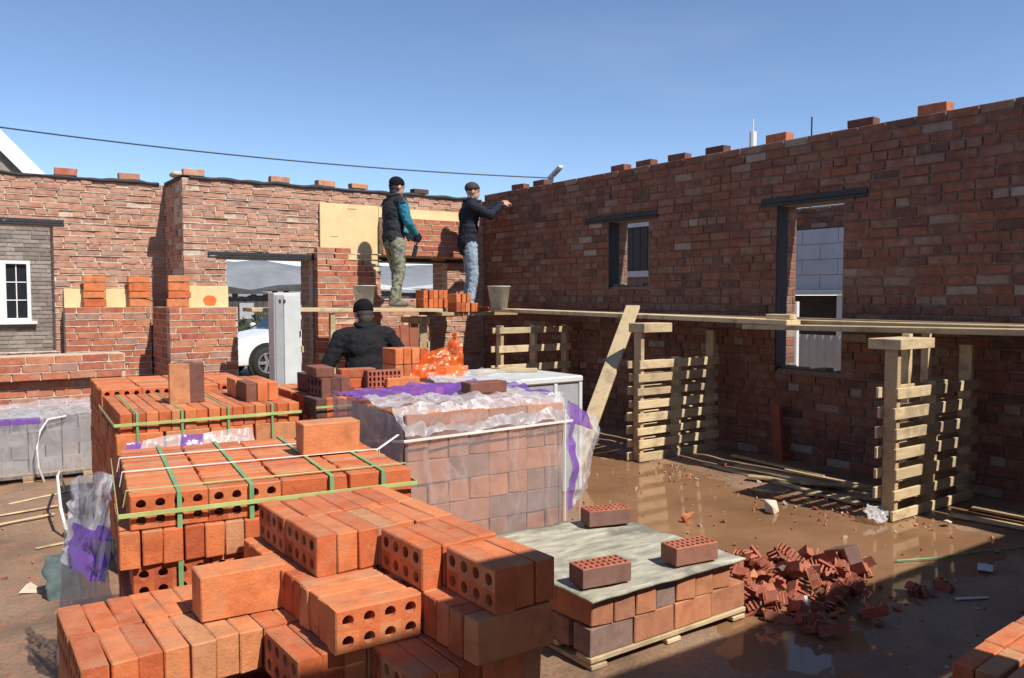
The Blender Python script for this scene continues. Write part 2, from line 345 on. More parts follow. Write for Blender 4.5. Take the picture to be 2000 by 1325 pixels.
def round_cells(L, W, nx, ny, r, bev=0.004, seg=12):
    cw, ch = (L-2*bev)/nx, (W-2*bev)/ny; out = []
    for i in range(nx):
        for j in range(ny):
            cx, cy = -L/2+bev+cw*(i+.5), -W/2+bev+ch*(j+.5); bo, ho = [], []
            for k in range(seg):
                a = 2*math.pi*(k+.5)/seg; c, s_ = math.cos(a), math.sin(a)
                if abs(abs(c)-abs(s_)) < 1e-3: q = (math.copysign(cw/2, c), math.copysign(ch/2, s_))
                elif abs(c) > abs(s_): q = (math.copysign(cw/2, c), ch/2*s_/abs(c))
                else: q = (cw/2*c/abs(s_), math.copysign(ch/2, s_))
                bo.append((cx+q[0], cy+q[1])); ho.append((cx+c*r, cy+s_*r))
            out.append((bo, ho))
    return out
def slot_cells(L, W, nx, ny, sx, sy, bev=0.004):
    cw, ch = (L-2*bev)/nx, (W-2*bev)/ny; out = []
    for i in range(nx):
        for j in range(ny):
            cx, cy = -L/2+bev+cw*(i+.5), -W/2+bev+ch*(j+.5)
            out.append(([(cx+a*cw/2, cy+b*ch/2) for a, b in ((-1,-1),(1,-1),(1,1),(-1,1))], [(cx+a*cw*sx/2, cy+b*ch*sy/2) for a, b in ((-1,-1),(1,-1),(1,1),(-1,1))]))
    return out
BL, BW, BH = 0.25, 0.12, 0.065
def holed(name, mat): return ring_brick(name, BL, BW, BH, round_cells(BL, BW, 4, 2, 0.0165)).mesh(name, [mat])
MESH = {}
MESH['holed'] = holed('holed_brick', M['fresh']); MESH['holed_dark'] = holed('holed_dark_brick', M['dark_brick'])
def chip_brick(name, L, W, H, mat, seed, bev=0.004, chips=4, dmax=0.006):
    r = random.Random(seed); mb = MB(); mb.cbox((-L/2, -W/2, -H/2), (L/2, W/2, H/2), bev)
    vs = [Vector(v) for v in mb.v]
    for _ in range(chips):
        c = Vector((r.choice((-1, 1))*L/2, r.choice((-1, 1))*W/2, r.choice((-1, 1))*H/2)); d = r.uniform(0.3, 1.0)*dmax
        for v in vs:
            if (v-c).length < 0.02: v += (Vector((0, 0, 0))-c).normalized()*d
    mb.v = [tuple(v+Vector([r.uniform(-.0012, .0012) for _ in range(3)])) for v in vs]
    return mb.mesh(name, [mat])
for k in range(4): MESH['solid%d' % k] = chip_brick('plain_brick', BL, BW, BH, M['fresh'], k)
for k in range(2): MESH['dark%d' % k] = chip_brick('plain_dark_brick', BL, BW, BH, M['dark_brick'], 20+k)
for k in range(3): MESH['double%d' % k] = chip_brick('double_brick', 0.25, 0.122, 0.122, M['facing'], 30+k)
for k in range(2): MESH['doublef%d' % k] = chip_brick('double_fresh_brick', 0.25, 0.12, 0.136, M['fresh'], 40+k)
MESH['slot'] = ring_brick('slotted_brick', 0.25, 0.12, 0.088, slot_cells(0.25, 0.12, 8, 3, 0.5, 0.72), side=1).mesh('slotted_brick', [M['slotted'], M['slot_side']])
for k in range(3): MESH['wallr%d' % k] = chip_brick('wall_brick', 0.25, 0.12, 0.088, M['wall_r'], 50+k, 0.006, 3, 0.005)
for k in range(3): MESH['wallb%d' % k] = chip_brick('wall_brick', 0.25, 0.12, 0.084, M['wall_b'], 60+k, 0.006, 3, 0.005)
for k in range(3): MESH['pier%d' % k] = chip_brick('wall_brick', 0.25, 0.12, 0.088, M['pier'], 70+k, 0.005, 3, 0.005)
def place(mesh, loc, rot=(0, 0, 0), parent=None, name='brick', scale=None):
    o = bpy.data.objects.new(name, MESH[mesh] if isinstance(mesh, str) else mesh); COL.objects.link(o)
    o.location = loc; o.rotation_euler = rot
    if scale: o.scale = scale
    if parent: o.parent = parent
    return o
EDGE_X = (R(90), 0, 0); EDGE_Y = (R(90), 0, R(90)); UP_X = (0, R(90), 0); UP_Y = (R(90), R(90), 0)

# ------------------------------------------------------------------ masonry walls
CAM_P = Vector((0, 0, 1.6)); CF = Vector((0.578, 0.814, -0.0515)).normalized(); CR = Vector((0.815, -0.579, 0))
def in_view(p):
    v = p-CAM_P; d = v.dot(CF)
    if d < 0.5: return None
    x = v.dot(CR)/d; z = v.z/d
    return d if abs(x) < 0.635 and -0.5 < z < 0.47 else None
def masonry(root, O, u, n, L, z0, z1, pitch, t, meshes, stuffmat, mortarmat, openings=(), header_every=4, joint=0.011, recess=0.012, seed=1,
            keep=None, singles=300, bead=0.0, brick_len=0.25, core=True, step=None, jog=0.004):
    """bricks on the face through O (u along, n towards the viewer); openings = [(u0,u1,z0,z1)]"""
    r = random.Random(seed); u = Vector(u); n = Vector(n); O = Vector(O); base = root.location.copy(); items = []
    rows = int(round((z1-z0)/pitch))
    def clear(a, b, za, zb):
        """the pieces of a..b left beside the openings"""
        segs = [(a, b)]
        for (ou0, ou1, oz0, oz1) in openings:
            if zb <= oz0+0.03 or za >= oz1-0.03: continue
            out = []
            for p, q in segs:
                if q <= ou0 or p >= ou1: out.append((p, q)); continue
                if p < ou0: out.append((p, ou0))
                if q > ou1: out.append((ou1, q))
            segs = out
        return [(p, q) for p, q in segs if q-p > 0.025]
    for i in range(rows):
        za = z0+i*pitch; zb = za+pitch; hdr = header_every and i % header_every == header_every-2
        bl = 0.12 if hdr else brick_len; a = -((i*0.37 + r.uniform(0, 0.3)) % 1.0)*(bl+joint) if i % 2 else -0.5*(bl+joint)*(i % 4 == 2)
        end = L if step is None else step(i, rows, L)
        while a < end:
            b2 = a+bl+joint
            for p, q in clear(max(a, 0), min(b2, end), za, zb):
                pc = (p+q)/2
                if keep is None or keep(pc, za): items.append((p, q-joint, za+joint*0.5, zb-joint*0.5))
            a = b2
    cand = []
    for k, (p, q, za, zb) in enumerate(items):
        d = in_view(O+u*((p+q)/2)+Vector((0, 0, (za+zb)/2))); cand.append((d if d else 1e9, k))
    cand.sort(); single = set(k for d, k in cand[:singles] if d < 1e8)
    rz = math.atan2(u.y, u.x); mb = MB(); nominal = {'w': 0.25}
    for k, (p, q, za, zb) in enumerate(items):
        dep = r.gauss(0, jog); c = O+u*((p+q)/2)+n*(dep-0.058)+Vector((0, 0, (za+zb)/2+r.uniform(-.0015, .0015)))
        rot = (r.gauss(0, .006), r.gauss(0, .004), rz+r.gauss(0, .008))
        if k in single:
            o = place(r.choice(meshes), c-base, rot, root, 'brick', ((q-p)/0.25, 1, (zb-za)/0.088))
        else:
            m = Matrix.Translation(c-base) @ Euler(rot).to_matrix().to_4x4(); hl = (q-p)/2; hz = (zb-za)/2
            mb.cbox((-hl, -0.06, -hz), (hl, 0.06, hz), 0.005, m)
    for (ou0, ou1, oz0, oz1) in openings:                                    # brick ends inside the openings
        for i in range(rows):
            za = z0+i*pitch
            if za < oz0-0.02 or za+pitch > oz1+0.05: continue
            for side, uu in ((-1, ou0), (1, ou1)):
                dd = 0.118
                while dd < t-0.04:
                    ee = min(t-0.004, dd+(0.12 if r.random() < 0.5 else 0.25)); pr = r.uniform(0.002, 0.008)
                    lo, hi = sorted((uu-side*pr, uu+side*0.06)); m = Matrix((( *u, 0), (*(-n), 0), (0, 0, 1, 0), (0, 0, 0, 1))).transposed(); m.translation = O-base
                    mb.cbox((lo, dd+joint, za+joint*.5), (hi, ee, za+pitch-joint*.5), 0.005, m); dd = ee
    if mb.v: tag(mb.build('far_bricks', stuffmat, root), kind='stuff')
    if core:
        us = sorted(set([0, L]+[v for o in openings for v in o[:2] if 0 < v < L])); zs = sorted(set([z0, z1]+[v for o in openings for v in o[2:] if z0 < v < z1])); cb = MB()
        m = Matrix((( *u, 0), (*(-n), 0), (0, 0, 1, 0), (0, 0, 0, 1))).transposed(); m.translation = O-base
        for a, b in zip(us, us[1:]):
            for c, d in zip(zs, zs[1:]):
                if any(o[0]-1e-6 <= a and b <= o[1]+1e-6 and o[2]-1e-6 <= c and d <= o[3]+1e-6 for o in openings): continue
                cb.box((a, recess, c), (b, t, d-0.004 if d == z1 else d), m)
        if cb.v: cb.build('mortar', mortarmat, root)
    if bead:                                                                  # mortar squeezed out of the bed joints
        bb = MB()
        for i in range(1, rows):
            z = z0+i*pitch
            for p, q in clear(0, L, z-.01, z+.01):
                if keep and not keep((p+q)/2, z): continue
                m_ = max(2, int((q-p)/0.045)); prof = []
                for k in range(m_+1):
                    x = p+(q-p)*k/m_; e = bead*max(-0.3, 0.55+0.9*mnoise.noise(Vector((x*7+seed, z*31, 1.7)))+r.uniform(-.25, .25)); hh = 0.008+0.003*r.random()
                    sag = r.uniform(-.002, .001)
                    for off, zz in ((-0.02, hh), (e, 0.3*hh+sag), (e*0.85, -hh*0.6+sag), (-0.02, -hh)): prof.append(O+u*x+n*off+Vector((0, 0, z+zz))-base)
                bb.add(prof, [(k*4+j, k*4+j+1, k*4+j+5, k*4+j+4) for k in range(m_) for j in range(3)])
        bb.build('squeezed_mortar', mortarmat, root)
    return items
def lintel(root, O, u, n, u0, u1, z, h, dep, mat):
    mb = MB(); m = Matrix((( *Vector(u), 0), (*(-Vector(n)), 0), (0, 0, 1, 0), (0, 0, 0, 1))).transposed(); m.translation = Vector(O)-root.location
    mb.cbox((u0, -0.016, z), (u1, dep, z+h*0.35), 0.004, m); mb.cbox((u0+0.004, -0.013, z+h*0.35+.002), (u1-0.004, 0.03, z+h), 0.004, m)
    return mb.build('lintel', mat, root)

# right wall (in shade), face at X = 6.85 looking to -X
rw = thing('brick_wall', 'long shaded brown brick wall on the right with two window openings', 'wall', (6.85, 0.2, 0))
OPN_R = [(4.40-0.08, 5.11-0.08, 0.89, 2.49), (6.905-0.08, 7.565-0.08, 1.72, 2.51)]
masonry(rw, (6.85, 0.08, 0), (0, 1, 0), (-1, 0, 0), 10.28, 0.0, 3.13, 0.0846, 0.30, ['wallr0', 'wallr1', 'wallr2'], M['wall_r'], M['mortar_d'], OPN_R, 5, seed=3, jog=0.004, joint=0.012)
lintel(rw, (6.85, 0.08, 0), (0, 1, 0), (-1, 0, 0), 4.40-0.08-0.24, 5.11-0.08+0.2, 2.492, 0.085, 0.31, M['steel'])
lintel(rw, (6.85, 0.08, 0), (0, 1, 0), (-1, 0, 0), 6.905-0.08-0.16, 7.565-0.08+0.46, 2.512, 0.085, 0.31, M['steel'])
for (a, b, z0, z1) in OPN_R:                                                  # dark membrane folded round the far jamb
    mb = MB(); mb.cbox((6.835, 0.08+b-0.012, z0-.02), (7.0, 0.08+b+.004, z1), 0.003, Matrix.Translation(-rw.location)); mb.build('membrane', M['felt'], rw)
    mb = MB()
    for k in range(5):
        q = a+0.08+(b-a)*(k+.2+.6*rnd.random())/5; s_ = rnd.uniform(.03, .08)
        mb.cbox((6.88+.05*rnd.random(), q-s_, z0), (7.02, q+s_, z0+rnd.uniform(.015, .05)), 0.008, Matrix.Translation(-rw.location))
    mb.build('sill_rubble', M['mortar_d'], rw)

# front section of the back wall, face at Y = 10.40 looking to -Y
bw = thing('brick_wall', 'sunlit pale brick back wall with a doorway and a small window', 'wall', (2.52, 10.4, 0))
OPN_B = [(3.03-2.52, 4.15-2.52, 0.0, 2.08), (5.12-2.52, 6.22-2.52, 1.55, 2.09)]
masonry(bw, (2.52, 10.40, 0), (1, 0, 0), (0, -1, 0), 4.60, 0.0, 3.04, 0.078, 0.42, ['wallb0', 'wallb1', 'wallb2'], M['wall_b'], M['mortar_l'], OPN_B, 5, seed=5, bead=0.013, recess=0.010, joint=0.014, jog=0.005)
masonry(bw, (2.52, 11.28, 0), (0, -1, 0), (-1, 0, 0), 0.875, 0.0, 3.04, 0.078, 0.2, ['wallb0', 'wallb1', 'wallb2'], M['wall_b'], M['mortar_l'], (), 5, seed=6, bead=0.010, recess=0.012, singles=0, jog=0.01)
lintel(bw, (2.52, 10.40, 0), (1, 0, 0), (0, -1, 0), 0.28, 1.80, 2.084, 0.075, 0.43, M['steel'])
lintel(bw, (2.52, 10.40, 0), (1, 0, 0), (0, -1, 0), 2.45, 4.0, 2.094, 0.075, 0.43, M['steel'])
# recessed section, face at Y = 11.28
rb = thing('brick_wall', 'sunlit pale brick wall set back at the left with a wide window opening', 'wall', (0.5, 11.28, 0))
OPN_L = [(-0.25+2.4, 1.24+2.4, 0.92, 2.45)]
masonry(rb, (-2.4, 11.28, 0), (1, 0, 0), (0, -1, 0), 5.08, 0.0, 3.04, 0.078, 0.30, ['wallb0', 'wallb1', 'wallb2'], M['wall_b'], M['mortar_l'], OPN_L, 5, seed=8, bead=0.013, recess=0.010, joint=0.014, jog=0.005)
lintel(rb, (-2.4, 11.28, 0), (1, 0, 0), (0, -1, 0), 1.9, 1.36+2.4, 2.452, 0.075, 0.31, M['steel'])
# front wall behind the camera, whose top edge shades the foreground
fw = thing('brick_wall', 'brick front wall of the unfinished house beside the photographer', 'wall', (2.0, -0.15, 0))
mb = MB()
for a, b, z0, z1 in ((-6, -0.9, 0, 3.13), (-0.9, 0.8, 2.35, 3.13), (0.8, 2.98, 0, 3.13), (2.98, 4.3, 0, 1.2), (2.98, 4.3, 2.5, 3.13), (4.3, 7.15, 0, 3.13)):
    mb.box((a-2, -0.16, z0), (b-2, 0.16, z1))
def bricktex():
    m, nt, b = nmat('far wall brick texture'); tc = nt.nodes.new('ShaderNodeTexCoord'); mp = nt.nodes.new('ShaderNodeMapping'); mp.inputs['Rotation'].default_value = (R(90), 0, 0)
    nt.links.new(tc.outputs['Object'], mp.inputs[0]); br = nt.nodes.new('ShaderNodeTexBrick'); nt.links.new(mp.outputs[0], br.inputs[0])
    br.inputs['Color1'].default_value = (.3, .11, .07, 1); br.inputs['Color2'].default_value = (.2, .09, .07, 1); br.inputs['Mortar'].default_value = (.25, .2, .17, 1)
    br.inputs['Scale'].default_value = 1.0; br.inputs['Brick Width'].default_value = .26; br.inputs['Row Height'].default_value = .1; br.inputs['Mortar Size'].default_value = .006
    nt.links.new(br.outputs[0], b.inputs['Base Color']); b.inputs['Roughness'].default_value = .9; return m
M['bricktex'] = bricktex()
mb.build('wall_body', M['bricktex'], fw)

# inner leaf piers still being laid
def pier(label, O, u, n, L, z0, z1, t, seed, step=None, keep=None, loc=None, pitch=0.0777, singles=300):
    t_ = thing('brick_pier', label, 'pier', loc or O)
    masonry(t_, O, u, n, L, z0, z1, pitch, t, ['pier0', 'pier1', 'pier2'], M['pier'], M['mortar_l'], (), 0, seed=seed, step=step, keep=keep, bead=0.006, recess=0.012, core=step is None, singles=singles)
    return t_
p1 = pier('low orange red brick pier left of the doorway under an insulation strip', (2.30, 10.20, 0), (1, 0, 0), (0, -1, 0), 0.80, 0.0, 1.477, 0.14, 11)
masonry(p1, (2.30, 11.09, 0), (0, -1, 0), (-1, 0, 0), 0.885, 0.0, 1.477, 0.0777, 0.14, ['pier0', 'pier1', 'pier2'], M['pier'], M['mortar_l'], (), 0, seed=12, bead=0.006)
pier('low brick pier in the recess beside the dark return', (1.32, 11.10, 0), (1, 0, 0), (0, -1, 0), 0.965, 0.0, 1.477, 0.14, 13)
def steps(i, rows, L): return L if i < rows-4 else L-0.13-0.17*(i-(rows-4))*(0.6+0.4*(i % 2))
p3 = pier('orange brick pier with a stepped top between doorway and small window', (4.15, 10.23, 0), (1, 0, 0), (0, -1, 0), 0.92, 0.0, 2.265, 0.12, 14, step=steps)
mb = MB(); mb.box((0.008, 0.007, 0), (0.912, 0.115, 1.86)); mb.build('mortar', M['mortar_l'], p3)
pier('band of fresh orange brick above the small window behind the workers', (5.10, 10.23, 0), (1, 0, 0), (0, -1, 0), 1.30, 2.17, 2.70, 0.12, 15, loc=(5.1, 10.23, 2.17), pitch=0.0757)
# insulation boards
def board(label, lo, hi, slits=()):
    mb = MB(); c = ((lo[0]+hi[0])/2, (lo[1]+hi[1])/2, lo[2]); m = Matrix.Translation(-Vector(c)); mb.cbox(lo, hi, 0.004, m)
    o = tag(mb.build('insulation_board', M['foam'], loc=c), label, 'insulation')
    for (x, z, l) in slits:
        s_ = MB(); s_.cbox((x, lo[1]-0.003, z), (x+l, lo[1]+0.01, z+0.012), 0.002, m); s_.build('slit', M['wood_d'], o)
    return o
board('large cream insulation panel on the back wall beside the standing worker', (4.245, 10.355, 1.9), (5.095, 10.385, 2.845), ((4.63, 2.78, .13), (4.38, 2.40, .11)))
board('cream insulation strip along the top of the fresh brick band', (5.10, 10.355, 2.15), (6.42, 10.385, 2.835))
board('cream insulation strip above the low pier in the recess', (1.33, 11.235, 1.0), (2.26, 11.262, 1.70))
o = board('short cream insulation strip with an orange blot beside the doorway', (2.56, 10.345, 1.0), (3.03, 10.383, 1.73))
mb = MB()
for k in range(14):
    a = 2*math.pi*k/14; rr = 0.075*(1+0.35*mnoise.noise(Vector((math.cos(a)*2, math.sin(a)*2, 4)))); mb.v.append((0.01+rr*1.1*math.cos(a), -0.022, 0.555+rr*math.sin(a)*0.9))
mb.f = [tuple(range(14))]; mb.m = [0]; mb.build('paint_blot', M['orange_paint'], o)

# black felt on top of the back walls
def felt(label, a, b, z, seed, hang=0.03):
    a = Vector(a); b = Vector(b); n = max(4, int((b-a).length/0.05)); d = (b-a).normalized(); nn = Vector((d.y, -d.x, 0)); mb = MB(); rows = []
    for i in range(n+1):
        p = a+(b-a)*i/n; f = lambda k: mnoise.noise(Vector((i*0.21+seed, k*1.7, 0.3)))
        h = 0.012+0.028*abs(f(1))**1.2*1.6
        rows.append([p+nn*(0.02+0.012*f(2))+Vector((0, 0, z-hang*(0.7+0.8*f(3)))), p+nn*0.012+Vector((0, 0, z+h)), p-nn*0.12+Vector((0, 0, z+0.004+h*0.8)), p-nn*0.34+Vector((0, 0, z+h*0.7))])
    mb.add([q for r_ in rows for q in r_], [(i*4+k, i*4+k+1, i*4+k+5, i*4+k+4) for i in range(n) for k in range(3)])
    o = mb.build('roofing_felt', M['felt'], smooth=True); s_ = o.modifiers.new('thickness', 'SOLIDIFY'); s_.thickness = 0.004
    return tag(o, label, 'felt')
felt('wavy black felt strip along the top of the back wall', (2.6, 10.40, 0), (6.82, 10.40, 0), 3.045, 1)
felt('black felt strip along the top of the recessed wall', (-2.3, 11.28, 0), (2.45, 11.28, 0), 3.045, 5)
felt('ragged black felt on the short dark return wall', (2.52, 11.25, 0), (2.52, 10.42, 0), 3.05, 9, 0.05)

# low brick parapet at the left
lw = thing('low_wall', 'low brick parapet at the left with an overhanging top course', 'wall', (0.0, 9.95, 0))
masonry(lw, (-2.2, 9.90, 0), (1, 0, 0), (0, -1, 0), 3.92, 0.0, 0.72, 0.09, 0.25, ['pier0', 'pier1', 'pier2'], M['pier'], M['mortar_l'], (), 0, seed=21, bead=0.004, singles=120)
masonry(lw, (-2.2, 9.80, 0), (1, 0, 0), (0, -1, 0), 3.94, 0.724, 0.984, 0.0866, 0.36, ['pier0', 'pier1', 'pier2'], M['pier'], M['mortar_l'], (), 0, seed=22, bead=0.004, singles=120)

# ------------------------------------------------------------------ pallets of bricks
def wooden_base(root, w_, d_, h, mat):
    """deck boards on three bearers of three blocks"""
    for k in range(5):
        mb = MB(); y = 0.05+(d_-0.1)*k/4; mb.cbox((0, y-0.05, h-0.022), (w_, y+0.05, h), 0.003); mb.build('deck_board', mat, root)
    for k in range(3):
        mb = MB(); x = 0.05+(w_-0.1)*k/2
        mb.cbox((x-0.045, 0.0, 0.005), (x+0.045, d_, 0.025), 0.003)
        for j in range(3):
            y = 0.07+(d_-0.14)*j/2; mb.cbox((x-0.045, y-0.06, 0.026), (x+0.045, y+0.06, h-0.024), 0.003)
        mb.build('bearer', mat, root)
def stack(root, w_, d_, z0, layers, dims, meshes, first='X', full_top=True, offs=None, seed=1, skip=None, hole_front=None, hole_cols=None):
    """layers of bricks on edge; only the bricks one could see from outside below the top layer"""
    r = random.Random(seed); L, T, Hh = dims; top = layers-1     # along, across, up
    for l in range(layers):
        ax = first if l % 2 == 0 else ('Y' if first == 'X' else 'X')
        nl = int(round((w_ if ax == 'X' else d_)/L)); nt_ = int((d_ if ax == 'X' else w_)/(T+0.0015))
        ox, oy = offs.get(l, (0, 0)) if offs else (0, 0)
        for i in range(nl):
            for j in range(nt_):
                edge = i in (0, nl-1) or j in (0, nt_-1)
                if not edge and not (full_top and l == top): continue
                if skip and skip(l, i, j, nl, nt_): continue
                a = (i+.5)*(w_ if ax == 'X' else d_)/nl; b = (j+.5)*(d_ if ax == 'X' else w_)/nt_
                x, y = (a, b) if ax == 'X' else (b, a)
                front = (ax == 'X' and j == 0) or (ax == 'Y' and j == 0)
                hf_ = hole_front and front and (r.random() < 0.7 if hole_cols is None or l != top else i in hole_cols)
                mesh = hole_front if hf_ else r.choice(meshes)
                e = EDGE_X if ax == 'X' else EDGE_Y
                place(mesh, (x+ox+r.uniform(-.002, .002), y+oy+r.uniform(-.006, .006), z0+(l+.5)*Hh), (e[0]+r.gauss(0, .004), 0, e[2]+r.gauss(0, .008)), root)
def strap(root, pts, mat, wd=0.016, nrm=None, name='strap'):
    """flat band through points, laid flat on the faces named by nrm"""
    mb = MB()
    for k, (a, b) in enumerate(zip(pts, pts[1:])): mb.beam(a, b, wd, 0.003, nrm[k], ch=0.0008)
    return mb.build(name, mat, root)
SOLID = ['solid0', 'solid1', 'solid2', 'solid3']
# strapped pallet in the near row
P1 = thing('brick_pallet', 'strapped pallet of orange bricks with round holes facing front in near row', 'brick pallet', (0.515, 2.97, 0), R(-8))
wooden_base(P1, 1.02, 0.95, 0.196, M['wood_d'])
stack(P1, 1.01, 0.94, 0.198, 6, (0.25, 0.0655, 0.122), SOLID, first='Y', offs={5: (0.012, 0.004), 4: (-0.02, -0.012), 3: (0.018, 0.0), 2: (-0.01, -.006)}, seed=2, hole_front='holed', hole_cols=(0, 1),
      skip=lambda l, i, j, nl, nt_: False)
zt = 0.198+6*0.122
for x, m_ in ((0.17, 'green_strap'), (0.41, 'green_strap'), (0.70, 'green_strap'), (0.90, 'green_strap')):
    strap(P1, [(x, -0.02, 0.30), (x, -0.014, zt+.003), (x, 0.955, zt+.003), (x, 0.96, 0.45)], M[m_], 0.016, [(0, -1, 0), (0, 0, 1), (0, 1, 0)])
zz = zt-0.062
strap(P1, [(-0.02, 0.94, zz+.02), (-0.022, -0.022, zz), (1.035, -0.022, zz+.005), (1.04, 0.94, zz+.02)], M['lime_strap'], 0.016, [(-1, 0, 0), (0, -1, 0), (1, 0, 0)])
for y, m_ in ((0.06, 'lime_strap'), (0.40, 'white_strap'), (0.70, 'white_strap')):
    strap(P1, [(-0.004, y, zt-.05), (0.006, y, zt+.006), (1.02, y+.01, zt+.006), (1.03, y+.01, zt-.05)], M[m_], 0.011, [(-1, 0, 0), (0, 0, 1), (1, 0, 0)])
# film generators
def film_sheet(name, c00, c10, c01, c11, nu, nv, amp, mats, seed=1, parent=None, sag=0.0, freq=6.0, purple=None, bulge=0.0, bdir=(0, 0, 1)):
    c00, c10, c01, c11 = map(Vector, (c00, c10, c01, c11)); mb = MB(); nrm = (c10-c00).cross(c01-c00).normalized()
    for j in range(nv+1):
        for i in range(nu+1):
            a, b = i/nu, j/nv; p = c00.lerp(c10, a).lerp(c01.lerp(c11, a), b); q = p*freq+Vector((seed*3.7, seed*1.3, 0))
            f = 0.6*mnoise.noise(q)+0.45*(1-2*abs(mnoise.noise(q*1.9)))+0.25*mnoise.noise(q*4.3)
            mb.v.append(tuple(p+nrm*amp*f+Vector((0, 0, -sag*math.sin(math.pi*a)))+Vector(bdir)*bulge*math.sin(math.pi*a)*math.sin(math.pi*b)+Vector([mnoise.noise(q+Vector((k*9.1, 0, 0)))*amp*0.5 for k in range(3)])))
    for j in range(nv):
        for i in range(nu):
            mb.f.append((j*(nu+1)+i, j*(nu+1)+i+1, (j+1)*(nu+1)+i+1, (j+1)*(nu+1)+i)); mb.m.append(1 if purple and purple((i+.5)/nu, (j+.5)/nv) else 0)
    return mb.build(name, mats, parent, True)
FT = [M['film_thick'], M['purple']]; FC = [M['film'], M['purple']]; FG = [M['film_grey'], M['purple']]
# film hanging from the left side of that pallet, and crumpled behind it
film_sheet('film', (-0.24, 0.80, 0.02), (-0.04, 0.22, 0.02), (-0.19, 0.74, 0.66), (-0.04, 0.30, 0.70), 24, 26, 0.030, FG, 3, P1, freq=5)
film_sheet('film', (-0.21, 0.62, 0.56), (-0.05, 0.26, 0.54), (-0.16, 0.86, 0.84), (-0.01, 0.52, 0.90), 16, 18, 0.055, FT, 4, P1, freq=9, purple=lambda a, b: b < 0.50 and a > .2)
film_sheet('film', (0.0, 0.97, 0.80), (0.62, 0.99, 0.80), (0.05, 1.04, 0.95), (0.60, 1.06, 0.97), 34, 10, 0.035, FT, 5, P1, purple=lambda a, b: a < 0.12 or 0.42 < a < 0.6)
# brick standing on it
tag(place('doublef0', (1.385, 3.32, 0.93+0.069), (0, 0, R(-6))), 'large plain orange brick standing on the strapped near pallet', 'brick')

# open pallet right in front of the camera: its lower layers
P0 = thing('brick_pallet', 'nearest pallet of orange bricks, strapless and half taken down', 'brick pallet', (0.285, 1.735, 0))
wooden_base(P0, 1.06, 1.04, 0.178, M['wood_d'])
stack(P0, 1.056, 1.03, 0.18, 3, (0.25, 0.065, 0.12), SOLID, first='Y', seed=4, full_top=False)
# loose bricks lying on it, one by one
GR = 'loose bricks on the nearest pallet'
def loose(mesh, x, y, z, e, label, group=None, tilt=0.0, name='brick'):
    o = place(mesh, (x, y, z), (e[0]+rnd.gauss(0, .004), e[1], e[2]+rnd.gauss(0, .012)+tilt)); o.name = name
    return tag(o, label, 'brick', group)
ROW = [1.862, 2.132, 2.398, 2.650]; ORD = ['first', 'second', 'third', 'fourth', 'fifth', 'sixth', 'seventh', 'eighth']
def col_x(i): return 0.285+0.033+i*0.066
for i in range(16):                                                  # layer with its top at 0.66
    for r_ in range(4):
        if r_ == 1 and i < 7 or r_ == 0 and i < 10: continue
        x = col_x(i)+rnd.uniform(-.002, .002); y = ROW[r_]+rnd.uniform(-.006, .006)
        if r_ >= 2 and i < 7: lab = 'orange brick on edge, %s from left in the %s row of the low left heap' % (ORD[i], 'front' if r_ == 2 else 'rear'); grp = None
        elif r_ == 1 and i in (7, 8): lab = ('orange brick with holes in its shaded side at the bottom centre' if i == 7 else 'half shaded brick right of the holed brick at bottom centre'); grp = None
        elif r_ == 0 or i >= 14: lab = 'shaded brick low down in the right of the nearest heap'; grp = GR
        else: lab = 'brick hidden under the upper layers of the nearest heap'; grp = GR+', buried'
        loose('holed' if (i in (0, 7) or r_ == 0 and i == 10) else rnd.choice(SOLID), x, y, 0.60, EDGE_Y, lab, grp)
for k in range(16):                                                  # cross layer with its top at 0.78
    y = 1.735+k*0.0665
    m_ = rnd.choice(SOLID)
    loose(m_, 1.222+rnd.uniform(-.006, .006), y, 0.72, EDGE_X, 'broad plain brick face under the front right corner of the nearest heap' if k == 0 else 'brick in the right of the cross layer under the top row', None if k == 0 else GR+', cross layer right')
    if k >= 4:
        loose('holed' if k == 4 else m_, 0.965+rnd.uniform(-.006, .006), y+0.0, 0.72, EDGE_X, 'sunlit orange brick showing eight round holes to the front of the nearest heap' if k == 4 else 'brick behind the one showing eight round holes', None if k == 4 else GR+', cross layer left', tilt=R(-2) if k == 4 else 0)
TOPC = [(0.929, (2, 3)), (0.995, (2, 3)), (1.061, (2, 3)), (1.127, (1, 2, 3)), (1.193, (0, 1, 2, 3)), (1.259, (0, 1, 2, 3)), (1.325, (0, 1, 2, 3))]
for ci, (x, rows) in enumerate(TOPC):                                # top row, tops at 0.90
    for r_ in rows:
        where = {0: 'front', 1: 'second', 2: 'third', 3: 'rear'}[r_]
        loose('holed' if (ci == 0 or ci == 3 and r_ == 1 or ci == 4 and r_ == 0) else rnd.choice(SOLID), x+rnd.uniform(-.003, .003), ROW[r_]-0.03+rnd.uniform(-.008, .008), 0.84, EDGE_Y,
              'top layer brick of the nearest heap, %s column from left, %s place' % (ORD[ci], where))
loose('doublef1', 0.735, 2.45, 0.66+0.068, (0, 0, 0), 'single large tan orange brick standing alone on the low left heap', tilt=R(-3))

